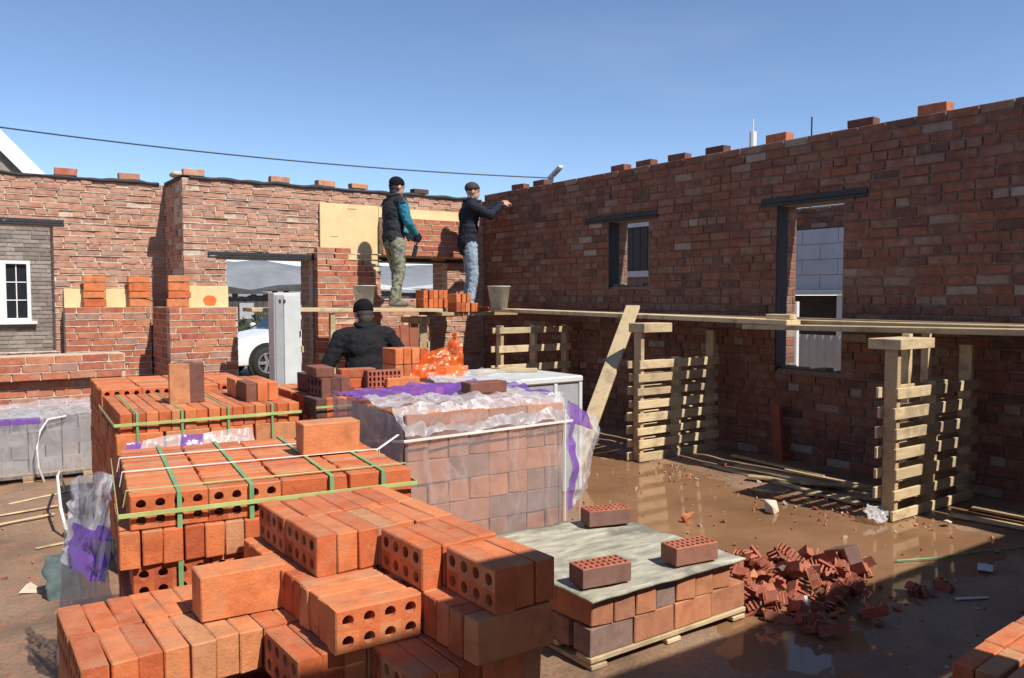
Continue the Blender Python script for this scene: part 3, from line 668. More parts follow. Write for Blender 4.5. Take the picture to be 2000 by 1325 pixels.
# low pallet with a dusty mortar board
P5 = thing('brick_pallet', 'low two layer pallet of brown bricks carrying the dusty mortar sheet', 'brick pallet', (2.25, 2.585, 0), R(0.3))
wooden_base(P5, 1.02, 1.0, 0.058, M['wood'])
stack(P5, 1.03, 0.99, 0.06, 2, (0.25, 0.123, 0.122), ['double0', 'double1', 'double2'], first='X', seed=6, skip=lambda l, i, j, nl, nt_: l == 1 and j == nt_-1, offs={0: (0.0, 0.0), 1: (0.01, 0.004)})
mb = MB(); n1, n2 = 26, 26
for j in range(n2+1):
    for i in range(n1+1):
        a, b = i/n1, j/n2; x = -0.015+0.99*a+0.012*mnoise.noise(Vector((b*6, 1, 2)))*a; y = -0.02+1.02*b+0.018*mnoise.noise(Vector((a*6, 4, 2)))*b
        if a > .6 and b > .72: x -= (a-.6)*(b-.72)*1.3
        mb.v.append((x, y, 0.0+0.006*mnoise.noise(Vector((x*9, y*9, 0)))+0.012*max(0, mnoise.noise(Vector((x*2.3, y*2.3, 5))))))
mb.f = [(j*(n1+1)+i, j*(n1+1)+i+1, (j+1)*(n1+1)+i+1, (j+1)*(n1+1)+i) for j in range(n2) for i in range(n1)]; mb.m = [0]*len(mb.f)
def dust_mat():
    m, nt, b = nmat('dusty board'); g_ = geo_n(nt); tc = nt.nodes.new('ShaderNodeTexCoord'); pos = tc.outputs['Object']
    mp = nt.nodes.new('ShaderNodeMapping'); mp.inputs['Scale'].default_value = (2, 9, 1); mp.inputs['Rotation'].default_value = (0, 0, R(35)); nt.links.new(pos, mp.inputs[0])
    n1_ = noise_n(nt, mp.outputs[0], 2.2, 7, 0.7, 0.5); n2_ = noise_n(nt, pos, 2.4, 4, 0.6)
    c = ramp(nt, n1_, [(0.3, (0.16, 0.155, 0.12)), (0.5, (0.33, 0.315, 0.245)), (0.72, (0.54, 0.51, 0.40))])
    c = mixc(nt, ramp(nt, n2_, [(0.52, (0, 0, 0)), (0.62, (0.8, 0.8, 0.8))]), c, (0.13, 0.125, 0.10))
    nt.links.new(c, b.inputs['Base Color']); b.inputs['Roughness'].default_value = 0.95; bump(nt, b, n1_, 0.5, 0.01); return m
M['dust'] = dust_mat()
o = mb.build('mortar_sheet', M['dust'], loc=(2.255, 2.585, 0.318), smooth=True); o.modifiers.new('thickness', 'SOLIDIFY').thickness = 0.012
tag(o, 'dusty grey mortar sheet lying over the low pallet', 'mortar sheet')
for x, y, rz, lab in ((2.405, 2.705, R(-9), 'red slotted brick at the front left of the dusty sheet'), (2.955, 2.68, R(-8), 'red slotted brick at the right edge of the dusty sheet'), (3.06, 3.40, R(-16), 'dark slotted brick at the back corner of the dusty sheet')):
    tag(place('slot', (x, y, 0.332+0.044), (0, 0, rz)), lab, 'brick')

# wrapped pallet in the middle
P4 = thing('brick_pallet', 'tall pallet of brown bricks wrapped in clear film with purple print', 'brick pallet', (1.99, 3.74, 0), R(-3))
wooden_base(P4, 1.0, 0.80, 0.128, M['wood_d'])
stack(P4, 1.0, 0.78, 0.13, 7, (0.25, 0.123, 0.122), ['double0', 'double1', 'double2'], first='X', seed=8)
zt4 = 0.13+7*0.122
film_sheet('film', (-0.02, -0.022, 0.10), (1.02, -0.022, 0.10), (-0.02, -0.03, zt4), (1.02, -0.03, zt4), 40, 36, 0.012, [M['film'], M['purple']], 6, P4, freq=4)
film_sheet('film', (-0.05, 0.85, 0.25), (-0.025, -0.02, 0.10), (-0.08, 0.85, zt4+.03), (-0.025, -0.03, zt4), 30, 30, 0.028, FG, 7, P4, freq=4)
film_sheet('film', (-0.03, -0.035, zt4-0.10), (1.03, -0.035, zt4-0.10), (-0.03, 0.10, zt4+.035), (1.03, 0.10, zt4+.045), 44, 12, 0.042, [M['film_thick'], M['purple']], 8, P4, freq=7)
film_sheet('film', (-0.05, 0.08, zt4+.03), (1.05, 0.08, zt4+.03), (-0.08, 0.86, zt4+.035), (1.05, 0.88, zt4+.05), 44, 34, 0.045, FT, 9, P4, freq=7, purple=lambda a, b: b > 0.50+.1*math.sin(a*9) or a > 0.90 and b > .1)
film_sheet('film', (1.03, 0.0, 0.34), (1.25, 0.10, 0.42), (1.03, 0.0, zt4+.02), (1.40, 0.20, zt4-.14), 26, 30, 0.035, FT, 10, P4, freq=6, bulge=0.06, bdir=(0.8, -.3, 0.1), purple=lambda a, b: b > 0.80 and a < 0.7 or a < 0.16)
film_sheet('film', (1.10, 0.26, 0.24), (1.17, 0.27, 0.24), (1.08, 0.24, 0.40), (1.18, 0.28, 0.40), 8, 10, 0.03, [M['purple'], M['purple']], 12, P4)
strap(P4, [(-0.04, 0.5, zt4-.20), (-0.035, -0.045, zt4-.122), (1.035, -0.045, zt4-.10)], M['white_strap'], 0.014, [(-1, 0, 0), (0, -1, 0)])
for x in (0.98,): strap(P4, [(x, -0.045, 0.15), (x, -0.047, zt4-.03)], M['white_strap'], 0.007, [(0, -1, 0)])
mb = MB(); mb.tube([(1.41, 3.83, 0.86), (1.52, 3.72, 0.93), (1.94, 3.72, 0.965)], 0.006, 6)
tag(place('dark0', (2.66, 4.03, zt4+.085), (0, 0, R(-3))), 'dark brick lying on the film of the wrapped pallet', 'brick')

# strapped pallets farther back
P2 = thing('brick_pallet', 'strapped pallet of orange bricks in the second row, carrying dark bricks', 'brick pallet', (0.84, 5.0, 0), R(-4))
wooden_base(P2, 1.02, 1.0, 0.126, M['wood_d'])
stack(P2, 1.02, 1.0, 0.128, 7, (0.25, 0.0655, 0.116), SOLID, first='Y', seed=10, offs={6: (0.012, 0), 5: (-0.01, -.01)}, full_top=True)
z2 = 0.128+7*0.116
for x in (0.10, 0.34, 0.60, 0.86): strap(P2, [(x, -0.02, 0.35), (x, -0.014, z2+.003), (x, 1.01, z2+.003)], M['green_strap'], 0.014, [(0, -1, 0), (0, 0, 1)])
strap(P2, [(-0.02, 0.9, z2-.05), (-0.02, -0.02, z2-.06), (1.04, -0.02, z2-.055)], M['lime_strap'], 0.018, [(-1, 0, 0), (0, -1, 0)])
P2b = thing('brick_pallet', 'pallet of orange bricks in the third row with a row of holes showing', 'brick pallet', (0.92, 6.06, 0), R(-4))
wooden_base(P2b, 1.02, 0.9, 0.126, M['wood_d'])
stack(P2b, 1.02, 0.92, 0.128, 7, (0.25, 0.0655, 0.121), SOLID, first='X', seed=11, full_top=True, hole_front='holed')
P3 = thing('brick_pallet', 'pallet of bricks with a dark shaded side beside the wrapped pallet', 'brick pallet', (1.93, 4.80, 0), R(-3))
wooden_base(P3, 1.02, 1.0, 0.126, M['wood_d'])
stack(P3, 1.02, 1.0, 0.128, 7, (0.25, 0.0655, 0.120), SOLID+['dark0'], first='Y', seed=12, full_top=True, skip=lambda l, i, j, nl, nt_: l == 6 and j > 8 and i == 0)
z3 = 0.128+7*0.120
strap(P3, [(-0.01, -0.02, z3-.05), (1.0, -0.02, z3-.05)], M['lime_strap'], 0.014, [(0, -1, 0)])
for k, (x, y, z, e, m_, lab) in enumerate((
    (2.02, 4.98, z3+.06, EDGE_Y, 'holed_dark', 'dark brick on edge at the left corner of the dark sided pallet'),
    (2.09, 4.99, z3+.06, EDGE_Y, 'dark0', 'second dark brick on edge at the corner of the dark sided pallet'),
    (2.16, 5.00, z3+.06, EDGE_Y, 'dark1', 'third dark brick on edge at the corner of the dark sided pallet'),
    (2.06, 5.26, z3+.06, EDGE_Y, 'dark1', 'dark brick lying behind the three at the pallet corner'),
    (2.045, 5.02, z3+.12+.033, (0, 0, R(84)), 'dark0', 'dark brick lying flat on top of the three dark ones'),
    (2.40, 5.30, z3+.033, (0, 0, R(15)), 'solid1', 'orange brick lying flat behind the dark corner bricks'),
    (2.43, 5.31, z3+.066+.033, (0, 0, R(-10)), 'solid2', 'orange brick lying across another behind the dark corner'),
    (2.58, 5.20, z3+.06, (R(90), 0, R(-6)), 'slotv', 'red brick full of small slots standing below the bending worker'),
    (2.70, 5.16, z3+.033, (0, 0, R(-4)), 'solid3', 'dull brick lying flat right of the slotted one'))):
    if m_ == 'slotv': o = place('slot', (x, y, z), e)
    else: o = place(m_, (x, y, z), e)
    tag(o, lab, 'brick')
# bricks standing on the second row pallet
for x, y, m_, e, lab in ((1.245, 5.31, 'solid2', (0, R(90), R(84)), 'brown red brick standing on end on the second row pallet, left one'), (1.335, 5.32, 'dark0', (0, R(90), R(82)), 'grey dark brick standing on end on the second row pallet, right one'), (1.29, 5.39, 'dark1', (0, R(90), R(95)), 'dark brick on end behind the two standing ones')):
    tag(place(m_, (x, y, z2+.125), e), lab, 'brick')
for k, (x, y) in enumerate(((1.64, 5.24), (1.708, 5.23), (1.776, 5.225), (1.65, 5.50), (1.72, 5.49), (1.79, 5.49))):
    tag(place('solid%d' % (k % 4) if k else 'dark1', (x, y, z2+.06), (R(90), 0, R(86))), 'brick on edge in the small heap at the right end of the second row pallet', 'brick', 'small heap on the second row pallet')

# grey wrapped pallet at the left edge
P6 = thing('brick_pallet', 'low film wrapped pallet of grey bricks at the left edge', 'brick pallet', (0.14, 8.06, 0), R(-3))
wooden_base(P6, 1.02, 0.8, 0.10, M['wood_d'])
def greyd(k): return chip_brick('grey_double_brick', 0.25, 0.122, 0.122, M['grey_brick'], 80+k)
M['grey_brick'] = brick_mat('grey brick', [(0, (0.26, 0.25, 0.25)), (0.6, (0.36, 0.34, 0.33)), (1, (0.40, 0.32, 0.27))], damt=0.2)
MESH['gd0'] = greyd(0); MESH['gd1'] = greyd(1)
stack(P6, 1.02, 0.78, 0.105, 4, (0.25, 0.123, 0.112), ['gd0', 'gd1'], first='X', seed=14)
film_sheet('film', (-0.03, -0.03, 0.06), (1.05, -0.03, 0.06), (-0.03, -0.03, 0.58), (1.05, -0.03, 0.57), 34, 18, 0.014, [M['film'], M['purple']], 15, P6, freq=4, purple=lambda a, b: b > 0.9 and a < 0.6)
film_sheet('film', (-0.03, -0.04, 0.56), (1.06, -0.04, 0.56), (-0.03, 0.8, 0.60), (1.06, 0.8, 0.63), 34, 18, 0.03, FT, 16, P6, freq=6)
film_sheet('film', (1.045, -0.04, 0.06), (1.05, 0.8, 0.06), (1.05, -0.04, 0.56), (1.06, 0.8, 0.62), 20, 14, 0.02, FG, 17, P6)
mb = MB(); mb.tube([(0.62, -0.05, 0.02), (0.58, -0.10, 0.15), (0.57, -0.11, 0.32), (0.60, -0.08, 0.46), (0.66, -0.05, 0.55), (0.8, -0.04, 0.57)], 0.009, 6); mb.build('strap', M['white_strap'], P6)

mb = MB(); mb.beam((1.66, 3.56, 0.83), (1.767, 3.62, 0.855), 0.016, 0.003); mb.beam((1.767, 3.62, 0.855), (1.929, 3.715, 0.898), 0.016, 0.003)
tag(mb.build('loose_strap', M['white_strap']), 'loose white strap end between the near pallet and the wrapped one', 'strap')

# box with orange bag behind the wrapped pallet
for k in range(4):
    tag(place('solid%d' % k, (2.865+0.07*k, 5.60, z3+.06), (R(90), 0, R(87))), 'orange brick on edge in the bright block by the orange bag', 'brick', 'bright block of bricks by the orange bag')
    tag(place('solid%d' % (3-k), (2.865+0.07*k, 5.60, z3+.182), (R(90), 0, R(87))), 'orange brick on edge in the bright block by the orange bag', 'brick', 'bright block of bricks by the orange bag')
bag = film_sheet('plastic_bag', (2.90, 5.43, 0.985), (3.36, 5.36, 0.99), (3.06, 5.45, 1.17), (3.38, 5.44, 1.24), 26, 18, 0.028, [M['orange_film']], 21, None, freq=7)
tag(bag, 'crumpled bright orange plastic bag on the bricks behind the wrapped pallet', 'bag')
mb = MB(); mb.tube([(3.31, 5.44, 1.20), (3.31, 5.44, 1.26), (3.33, 5.45, 1.30), (3.34, 5.46, 1.29)], [0.06, 0.035, 0.03, 0.012], 8)
mb.build('twisted_neck', M['orange_film'], bag, True)
# white topped box
wb = thing('storage_box', 'white topped box with grey panelled sides behind the wrapped pallet', 'box', (3.25, 5.15, 0))
mb = MB(); mb.cbox((0, 0, 0), (1.10, 0.95, 0.90), 0.01); mb.build('side_panel', M['grey'], wb)
mb = MB(); mb.cbox((-0.02, -0.02, 0.902), (1.12, 0.97, 0.955), 0.012); mb.build('lid', M['offwhite'], wb)
for x in (0.0, 0.82, 1.08):
    mb = MB(); mb.cbox((x, -0.012, 0), (x+0.035, 0.03, 0.90), 0.004); mb.build('rib', M['offwhite'], wb)
for x, y, rz, lab, m_ in ((3.85, 5.75, 20, 'short board lying on the white lid, left one', 'wood_d'), (4.05, 5.7, -30, 'short board lying on the white lid, right one', 'wood')):
    mb = MB(); mb.cbox((-.22, -.04, 0), (.22, .04, .03), .004); o = mb.build('offcut', M[m_], loc=(x, y, 0.957)); o.rotation_euler.z = R(rz); tag(o, lab, 'offcut')
tag(place('solid0', (3.55, 5.85, 0.957+.033), (0, 0, R(12))), 'brown brick lying on the white lid', 'brick')
film_sheet('film', (3.1, 5.05, 0.95), (3.75, 5.1, 0.985), (3.05, 5.5, 0.985), (3.7, 5.6, 1.0), 20, 16, 0.035, [M['film_thick']], 24, None)
bpy.data.objects['film'] if False else None
o = [q for q in bpy.data.objects if q.parent is None and q.type == 'MESH' and q.name.startswith('film')][-1]
o.name = 'crumpled_film'; tag(o, 'milky crumpled film on the white lid beside the orange bag', 'film')

# ------------------------------------------------------------------ scaffold
def upright_pallet(label, x, y, L, H, n, rz=0.0, lean=0.0, extra=0.0, group=None):
    t = thing('upright_pallet', label, 'pallet', (x, y, 0), rz, group)
    sp = (H-0.10)/(n-1)
    for side, yy in ((0, 0.0), (1, 0.125)):
        for k in range(n):
            z = 0.005+k*sp; mb = MB(); dx = rnd.uniform(-.02, .02); hh = rnd.uniform(.068, .086)
            mb.cbox((-0.02+dx-side*0.02, yy-0.011, z), (L+dx, yy+0.011, z+hh), 0.003); mb.build('slat', M['wood'], t)
    for k in range(3):
        xx = 0.02+(L-0.09)*k/2; mb = MB(); mb.cbox((xx, 0.013, 0.0), (xx+0.045, 0.112, H+extra*(k != 1)), 0.003); mb.build('post', M['wood'] if k else M['wood_d'], t)
    return t
upright_pallet('upright slatted pallet nearest on the right, holding the planks', 5.56, 3.12, 1.16, 0.97, 7, extra=0.252)
mb = MB(); mb.cbox((-0.04, -0.09, 0), (0.42, 0.16, 0.075), 0.004); o = mb.build('wood_block', M['wood'], loc=(5.58, 3.18, 1.225)); tag(o, 'thick wood block on top of the nearest upright pallet', 'wood block')
for x, nm in ((6.0, 'left'), (6.28, 'right')):
    mb = MB(); mb.cbox((-0.025, -0.03, 0), (0.025, 0.03, 1.322), 0.003); tag(mb.build('wood_prop', M['wood'], loc=(x, 3.30, 0)), 'thin wood prop behind the nearest upright pallet, %s one' % nm, 'prop')
upright_pallet('upright slatted pallet in the middle under the planks beside leaning board', 5.55, 5.68, 1.12, 1.0, 8, extra=0.252)
mb = MB(); mb.cbox((-0.04, -0.08, 0), (0.34, 0.14, 0.09), 0.004); tag(mb.build('wood_block', M['wood'], loc=(5.60, 5.72, 1.255)), 'wood block on the middle upright pallet behind the leaning board', 'wood block')
upright_pallet('upright slatted pallet farthest down the right wall', 5.58, 8.10, 1.10, 1.25, 6)
upright_pallet('upright pallet under the back planks right of the white cabinet', 3.62, 9.42, 0.9, 1.34, 5, R(84))
upright_pallet('upright pallet under the back planks in the dark corner', 5.35, 9.42, 0.8, 1.34, 5, R(80))
mb = MB(); mb.cbox((-.03, -.03, 0), (.03, .03, 1.40), .003); tag(mb.build('wood_post', M['wood'], loc=(3.94, 9.28, 0)), 'bare wooden post under the back planks by the worker in black', 'post')
def plank(label, a, b, wd, th, mat='wood'):
    a = Vector(a); b = Vector(b); mb = MB(); mb.beam(Vector((0, 0, 0)), b-a, wd, th, ch=0.004)
    return tag(mb.build('plank', M[mat], loc=a), label, 'plank')
plank('pale plank along the back wall under the standing worker, front one', (2.96, 9.32, 1.452), (5.45, 9.32, 1.425), 0.20, 0.045)
plank('pale plank along the back wall, against the brickwork', (3.1, 9.80, 1.452), (5.7, 9.80, 1.425), 0.22, 0.045, 'wood_d')
plank('middle plank along the back wall under the standing worker', (2.99, 9.55, 1.452), (5.5, 9.55, 1.425), 0.22, 0.045, 'wood_d')
plank('dark plank reaching into the corner under the second worker, front one', (5.40, 9.26, 1.375), (6.62, 9.22, 1.375), 0.22, 0.045, 'wood_d')
plank('plank reaching into the corner under the second worker, middle one', (5.46, 9.52, 1.375), (6.6, 9.50, 1.375), 0.22, 0.045, 'wood_d')
plank('plank reaching into the corner under the second worker, rear one', (5.46, 9.78, 1.375), (6.6, 9.78, 1.375), 0.22, 0.045, 'wood_d')
plank('long outer scaffold plank along the right wall, far length', (6.17, 9.05, 1.425), (6.17, 4.42, 1.375), 0.20, 0.045)
plank('long inner scaffold plank along the right wall, far length', (6.41, 9.05, 1.420), (6.41, 4.72, 1.372), 0.20, 0.045, 'wood_d')
plank('long outer scaffold plank along the right wall, near length', (6.17, 4.90, 1.326), (6.17, 1.2, 1.372), 0.20, 0.045)
plank('long inner scaffold plank along the right wall, near length', (6.41, 4.70, 1.37), (6.41, 1.3, 1.372), 0.20, 0.045, 'wood_d')
plank('inner scaffold plank against the right wall', (6.66, 9.0, 1.40), (6.66, 1.4, 1.372), 0.20, 0.045, 'wood_d')
mb = MB(); mb.cbox((-.06, -.12, 0), (.06, .12, .045), .004); o = mb.build('offcut', M['wood'], loc=(6.17, 4.55, 1.4)); o.rotation_euler.z = .1; tag(o, 'short offcut on the planks in front of the larger window', 'offcut')
plank('pale board leaning against the scaffold planks', (4.62, 5.58, 0.02), (6.10, 6.36, 1.50), 0.15, 0.035)
for k, (a, b, wd) in enumerate((((5.95, 5.2, .02), (5.75, 3.5, .02), .07), ((6.15, 5.0, .015), (6.1, 3.35, .015), .09), ((5.75, 4.55, .045), (6.25, 3.55, .04), .08), ((6.35, 4.6, .02), (6.3, 3.3, .02), .07),
        ((5.85, 4.1, .06), (6.35, 3.45, .06), .06), ((5.7, 3.95, .02), (6.05, 3.4, .02), .06), ((6.45, 5.3, .03), (6.35, 4.2, .03), .05), ((6.0, 2.95, .02), (6.2, 1.6, .02), .08), ((6.35, 2.95, .02), (6.4, 1.7, .02), .09))):
    plank(('longest weathered scrap board, nearest the puddle, between the upright pallets', 'weathered scrap board just behind the longest one', 'scrap board lying aslant over the long ones', 'scrap board close to the right wall', 'short scrap board aslant near the nearest upright pallet', 'short scrap board by the crumpled clear bag', 'scrap board below the larger window against the wall', 'scrap board right of the nearest upright pallet, outer one', 'scrap board right of the nearest upright pallet, next to the wall')[k], a, b, wd, 0.022, 'wood_d')['group'] = 'scrap boards by the right wall'
mb = MB(); mb.cbox((-.06, -.02, 0), (.06, .02, .55), .004); o = mb.build('board', M['red_sheet'], loc=(6.72, 4.95, 0)); o.rotation_euler = (0, R(6), R(80)); tag(o, 'short reddish board leaning on the right wall below the larger window', 'board')

# buckets
def bucket(label, loc, s_=1.0):
    t = thing('bucket', label, 'bucket', loc); mb = MB()
    mb.lathe([(0.0, 0.0), (0.105*s_, 0.0), (0.145*s_, 0.275*s_), (0.152*s_, 0.275*s_), (0.152*s_, 0.288*s_), (0.138*s_, 0.288*s_), (0.100*s_, 0.02), (0, 0.02)], 28); mb.build('pail', M['bucket'], t, True)
    mb = MB(); mb.tube([(0.15*s_*math.cos(a), 0.03*s_, 0.27*s_-0.10*s_*math.sin(a)) for a in [math.pi*k/12 for k in range(13)]], 0.0035, 6)
    o = mb.build('bail', M['steel'], t); o.location.y = -0.12*s_
    mb = MB(); mb.lathe([(0.0, 0.215*s_), (0.05, 0.222*s_), (0.134*s_, 0.21*s_)], 20); mb.build('mortar', M['mortar_d'], t, True); return t
bucket('pale plastic bucket on the planks in the corner by the right wall', (6.10, 8.88, 1.448), 1.02)
bucket('pale bucket behind the head of the worker in black', (4.42, 9.40, 1.468), 0.95)
# bricks on the scaffold
GA = 'heap of bricks on the planks between the two standing workers'; GB = 'heap of bricks at the feet of the second worker'
for k, (x, y, z, rz) in enumerate([(5.36+0.075*(q % 6), 9.62, 1.45+.06+0.12*(q//6), 0) for q in range(11)]):
    tag(place('solid%d' % (k % 4), (x, y, z), (R(90), 0, R(90+rnd.uniform(-6, 6)))), 'orange brick on edge in the heap between the two standing workers', 'brick', GA)
for k, (x, y, z) in enumerate([(5.62+0.072*(q % 5), 9.22, 1.40+.06+0.12*(q//5)) for q in range(8)]):
    tag(place('solid%d' % (k % 4), (x, y, z), (R(90), 0, R(90+rnd.uniform(-5, 5)))), 'orange brick on edge in the heap before the second worker', 'brick', GB)
tag(place('solid1', (6.04, 9.24, 1.40+.033), (0, 0, R(20))), 'single orange brick lying flat right of the heap before the second worker', 'brick')
# piles of bricks left on the low piers and tops
for (x, y, z, lab) in ((1.66, 11.17, 1.477, 'left stack of orange bricks on the low recess pier'), (2.16, 11.17, 1.477, 'stack of orange bricks by the dark return, on the recess pier'), (2.42, 10.27, 1.477, 'stack of orange bricks on the pier left of the doorway')):
    for k in range(4):
        tag(place('solid%d' % k, (x+rnd.uniform(-.01, .01), y-0.01, z+0.05+0.096*k), (R(90)*(k % 2 == 0), 0, R(rnd.uniform(-8, 8))), None, 'brick', (1, 0.8, 1.2)), lab, 'brick', lab)
for y, rz, m_ in ((3.62, 0, 'pier0'), (4.27, 3, 'dark0'), (5.17, -2, 'pier1'), (5.95, 0, 'dark1'), (6.5, 4, 'dark0'), (7.02, 0, 'dark0'), (7.46, -3, 'dark1'), (9.05, 0, 'dark0'), (9.55, 8, 'dark1')):
    i_ = ('nearest', 'second', 'third', 'fourth', 'fifth', 'sixth', 'seventh', 'eighth', 'farthest')[[3.62, 4.27, 5.17, 5.95, 6.5, 7.02, 7.46, 9.05, 9.55].index(y)]
    tag(place(m_, (6.935, y, 3.13+.036), (0, 0, R(90+rz)), None, 'brick', (1, 1, 1.1)), '%s brick lying on top of the right wall, counted from the camera' % i_, 'brick')
for x, y, m_, nm in ((1.40, 11.36, 'pier0', 'left brick lying on the felt of the recessed wall'), (2.11, 11.36, 'pier1', 'right brick lying on the felt of the recessed wall'), (2.68, 10.52, 'wallb0', 'pale brick on the corner of the return wall'), (3.75, 10.50, 'wallb1', 'first brick on top of the back wall from the corner'), (4.38, 10.50, 'wallb2', 'second brick on top of the back wall, left of the standing worker'), (4.86, 10.50, 'solid1', 'bright orange brick on top of the back wall by the standing worker'), (5.82, 10.50, 'dark0', 'dark brick on top of the back wall between the two workers')):
    tag(place(m_, (x, y, 3.085+.03), (0, 0, R(rnd.uniform(-6, 6)))), nm, 'brick')
mb = MB(); mb.cbox((-.14, -.1, 0), (.14, .1, .06), .02); tag(mb.build('mortar_lump', M['mortar_l'], loc=(2.58, 10.6, 3.06)), 'pale mortar lump on the top of the return wall', 'mortar')

# white cabinet in the doorway and red boards under the planks
cb = thing('metal_cabinet', 'tall narrow white metal cabinet standing before the doorway', 'cabinet', (3.10, 8.90, 0), R(-4))
mb = MB(); mb.cbox((0, 0, 0), (0.30, 0.24, 1.645), 0.006); mb.build('case', M['offwhite'], cb)
mb = MB(); mb.cbox((0.012, -0.014, 0.03), (0.10, -0.002, 1.62), 0.003); mb.build('side_panel', M['grey'], cb)
mb = MB(); mb.cbox((0.108, -0.014, 0.03), (0.288, -0.002, 1.62), 0.003); d_ = mb.build('door', M['offwhite'], cb)
for z in (0.55, 1.15):
    mb = MB(); mb.cbox((0.278, -0.024, z), (0.294, -0.0145, z+.07), 0.003); mb.build('hinge', M['steel'], d_)
for k in range(2):
    mb = MB(); mb.cbox((0.05+0.05*k, -0.018, 1.53), (0.075+0.05*k, -0.0145, 1.57), 0.001); mb.build('vent', M['steel'], cb)
for k in range(4):
    mb = MB(); mb.cbox((0, -.015, 0), (.125, .015, 1.25-0.04*(k % 2)), .004); o = mb.build('board', M['red_sheet'], loc=(4.56+.135*k, 9.12+.01*k, 0)); o.rotation_euler.x = R(-5)
    tag(o, 'red brown board leaning upright under the back planks', 'board', 'red brown boards under the back planks')

# ------------------------------------------------------------------ people
def ell(mb, c, r, rot=None, seg=14, rings=9):
    c = Vector(c); m = (rot.to_matrix() if rot else Matrix.Identity(3)); vs = []; fs = []
    for i in range(rings+1):
        th = math.pi*i/rings
        for k in range(seg):
            ph = 2*math.pi*k/seg; v = Vector((math.sin(th)*math.cos(ph)*r[0], math.sin(th)*math.sin(ph)*r[1], math.cos(th)*r[2])); vs.append(c+m @ v)
    for i in range(rings):
        for k in range(seg): fs.append((i*seg+k, (i+1)*seg+k, (i+1)*seg+(k+1) % seg, i*seg+(k+1) % seg))
    mb.add(vs, fs)
def cap(mb, a, b, ra, rb, seg=12):
    a = Vector(a); b = Vector(b); d = (b-a); n = 5
    mb.tube([a.lerp(b, t/n) for t in range(n+1)], [ra+(rb-ra)*t/n for t in range(n+1)], seg)
    ell(mb, a, (ra,)*3, None, 10, 6); ell(mb, b, (rb,)*3, None, 10, 6)
def remesh(mb, name, mat, parent, voxel=0.012, it=4, wr=0.0, seed=0, wf=14):
    me = bpy.data.meshes.new('tmp'); me.from_pydata(mb.v, [], mb.f); o = bpy.data.objects.new('tmp', me); COL.objects.link(o)
    r_ = o.modifiers.new('r', 'REMESH'); r_.mode = 'VOXEL'; r_.voxel_size = voxel
    s_ = o.modifiers.new('s', 'SMOOTH'); s_.factor = 0.5; s_.iterations = it
    dg = bpy.context.evaluated_depsgraph_get(); dg.update(); nm = bpy.data.meshes.new_from_object(o.evaluated_get(dg)); bpy.data.objects.remove(o); bpy.data.meshes.remove(me)
    if wr:
        cos = [v.co.copy() for v in nm.vertices]; nr = [v.normal.copy() for v in nm.vertices]
        for v, c, n in zip(nm.vertices, cos, nr):
            q = Vector((c.x*wf, c.y*wf, c.z*wf*1.7+seed)); v.co = c+n*wr*(0.7*mnoise.noise(q)+0.6*(1-2*abs(mnoise.noise(q*1.8+Vector((4, 2, 7)))))-0.2)
    nm.name = name; nm.materials.clear(); nm.materials.append(mat); nm.polygons.foreach_set('use_smooth', [True]*len(nm.polygons)); nm.update()
    return link_obj(name, nm, None, parent)
def hand(mb, wrist, dirv, palm_n, curl=0.6, side=1):
    d = Vector(dirv).normalized(); n = Vector(palm_n); n = (n-d*n.dot(d)).normalized(); s_ = d.cross(n)*side; w_ = Vector(wrist)
    for k in range(5):
        mb.tube([w_+s_*(0.012*(k-2))*1.0, w_+d*0.045+s_*(0.016*(k-2)), w_+d*0.085+s_*(0.018*(k-2))], [0.018, 0.018, 0.014], 8)
    for k, L in enumerate((0.060, 0.072, 0.076, 0.070)):
        b = w_+d*0.085+s_*(0.021*(k-1.5)); pts = [b]; dd = d.copy(); a = 0
        for j, f in enumerate((0.45, 0.32, 0.23)):
            a += curl*(0.5 if j == 0 else 0.8); dv = d*math.cos(a)+n*math.sin(a); pts.append(pts[-1]+dv*L*f)
        mb.tube(pts, [0.010, 0.0095, 0.009, 0.008], 8)
    b = w_+d*0.03+s_*0.035; t1 = b+(d*0.6+s_*0.7+n*0.3).normalized()*0.04; mb.tube([w_+d*0.015+s_*0.02, b, t1, t1+(d*0.8+s_*0.2+n*0.5).normalized()*0.03], [0.014, 0.013, 0.011, 0.009], 8)
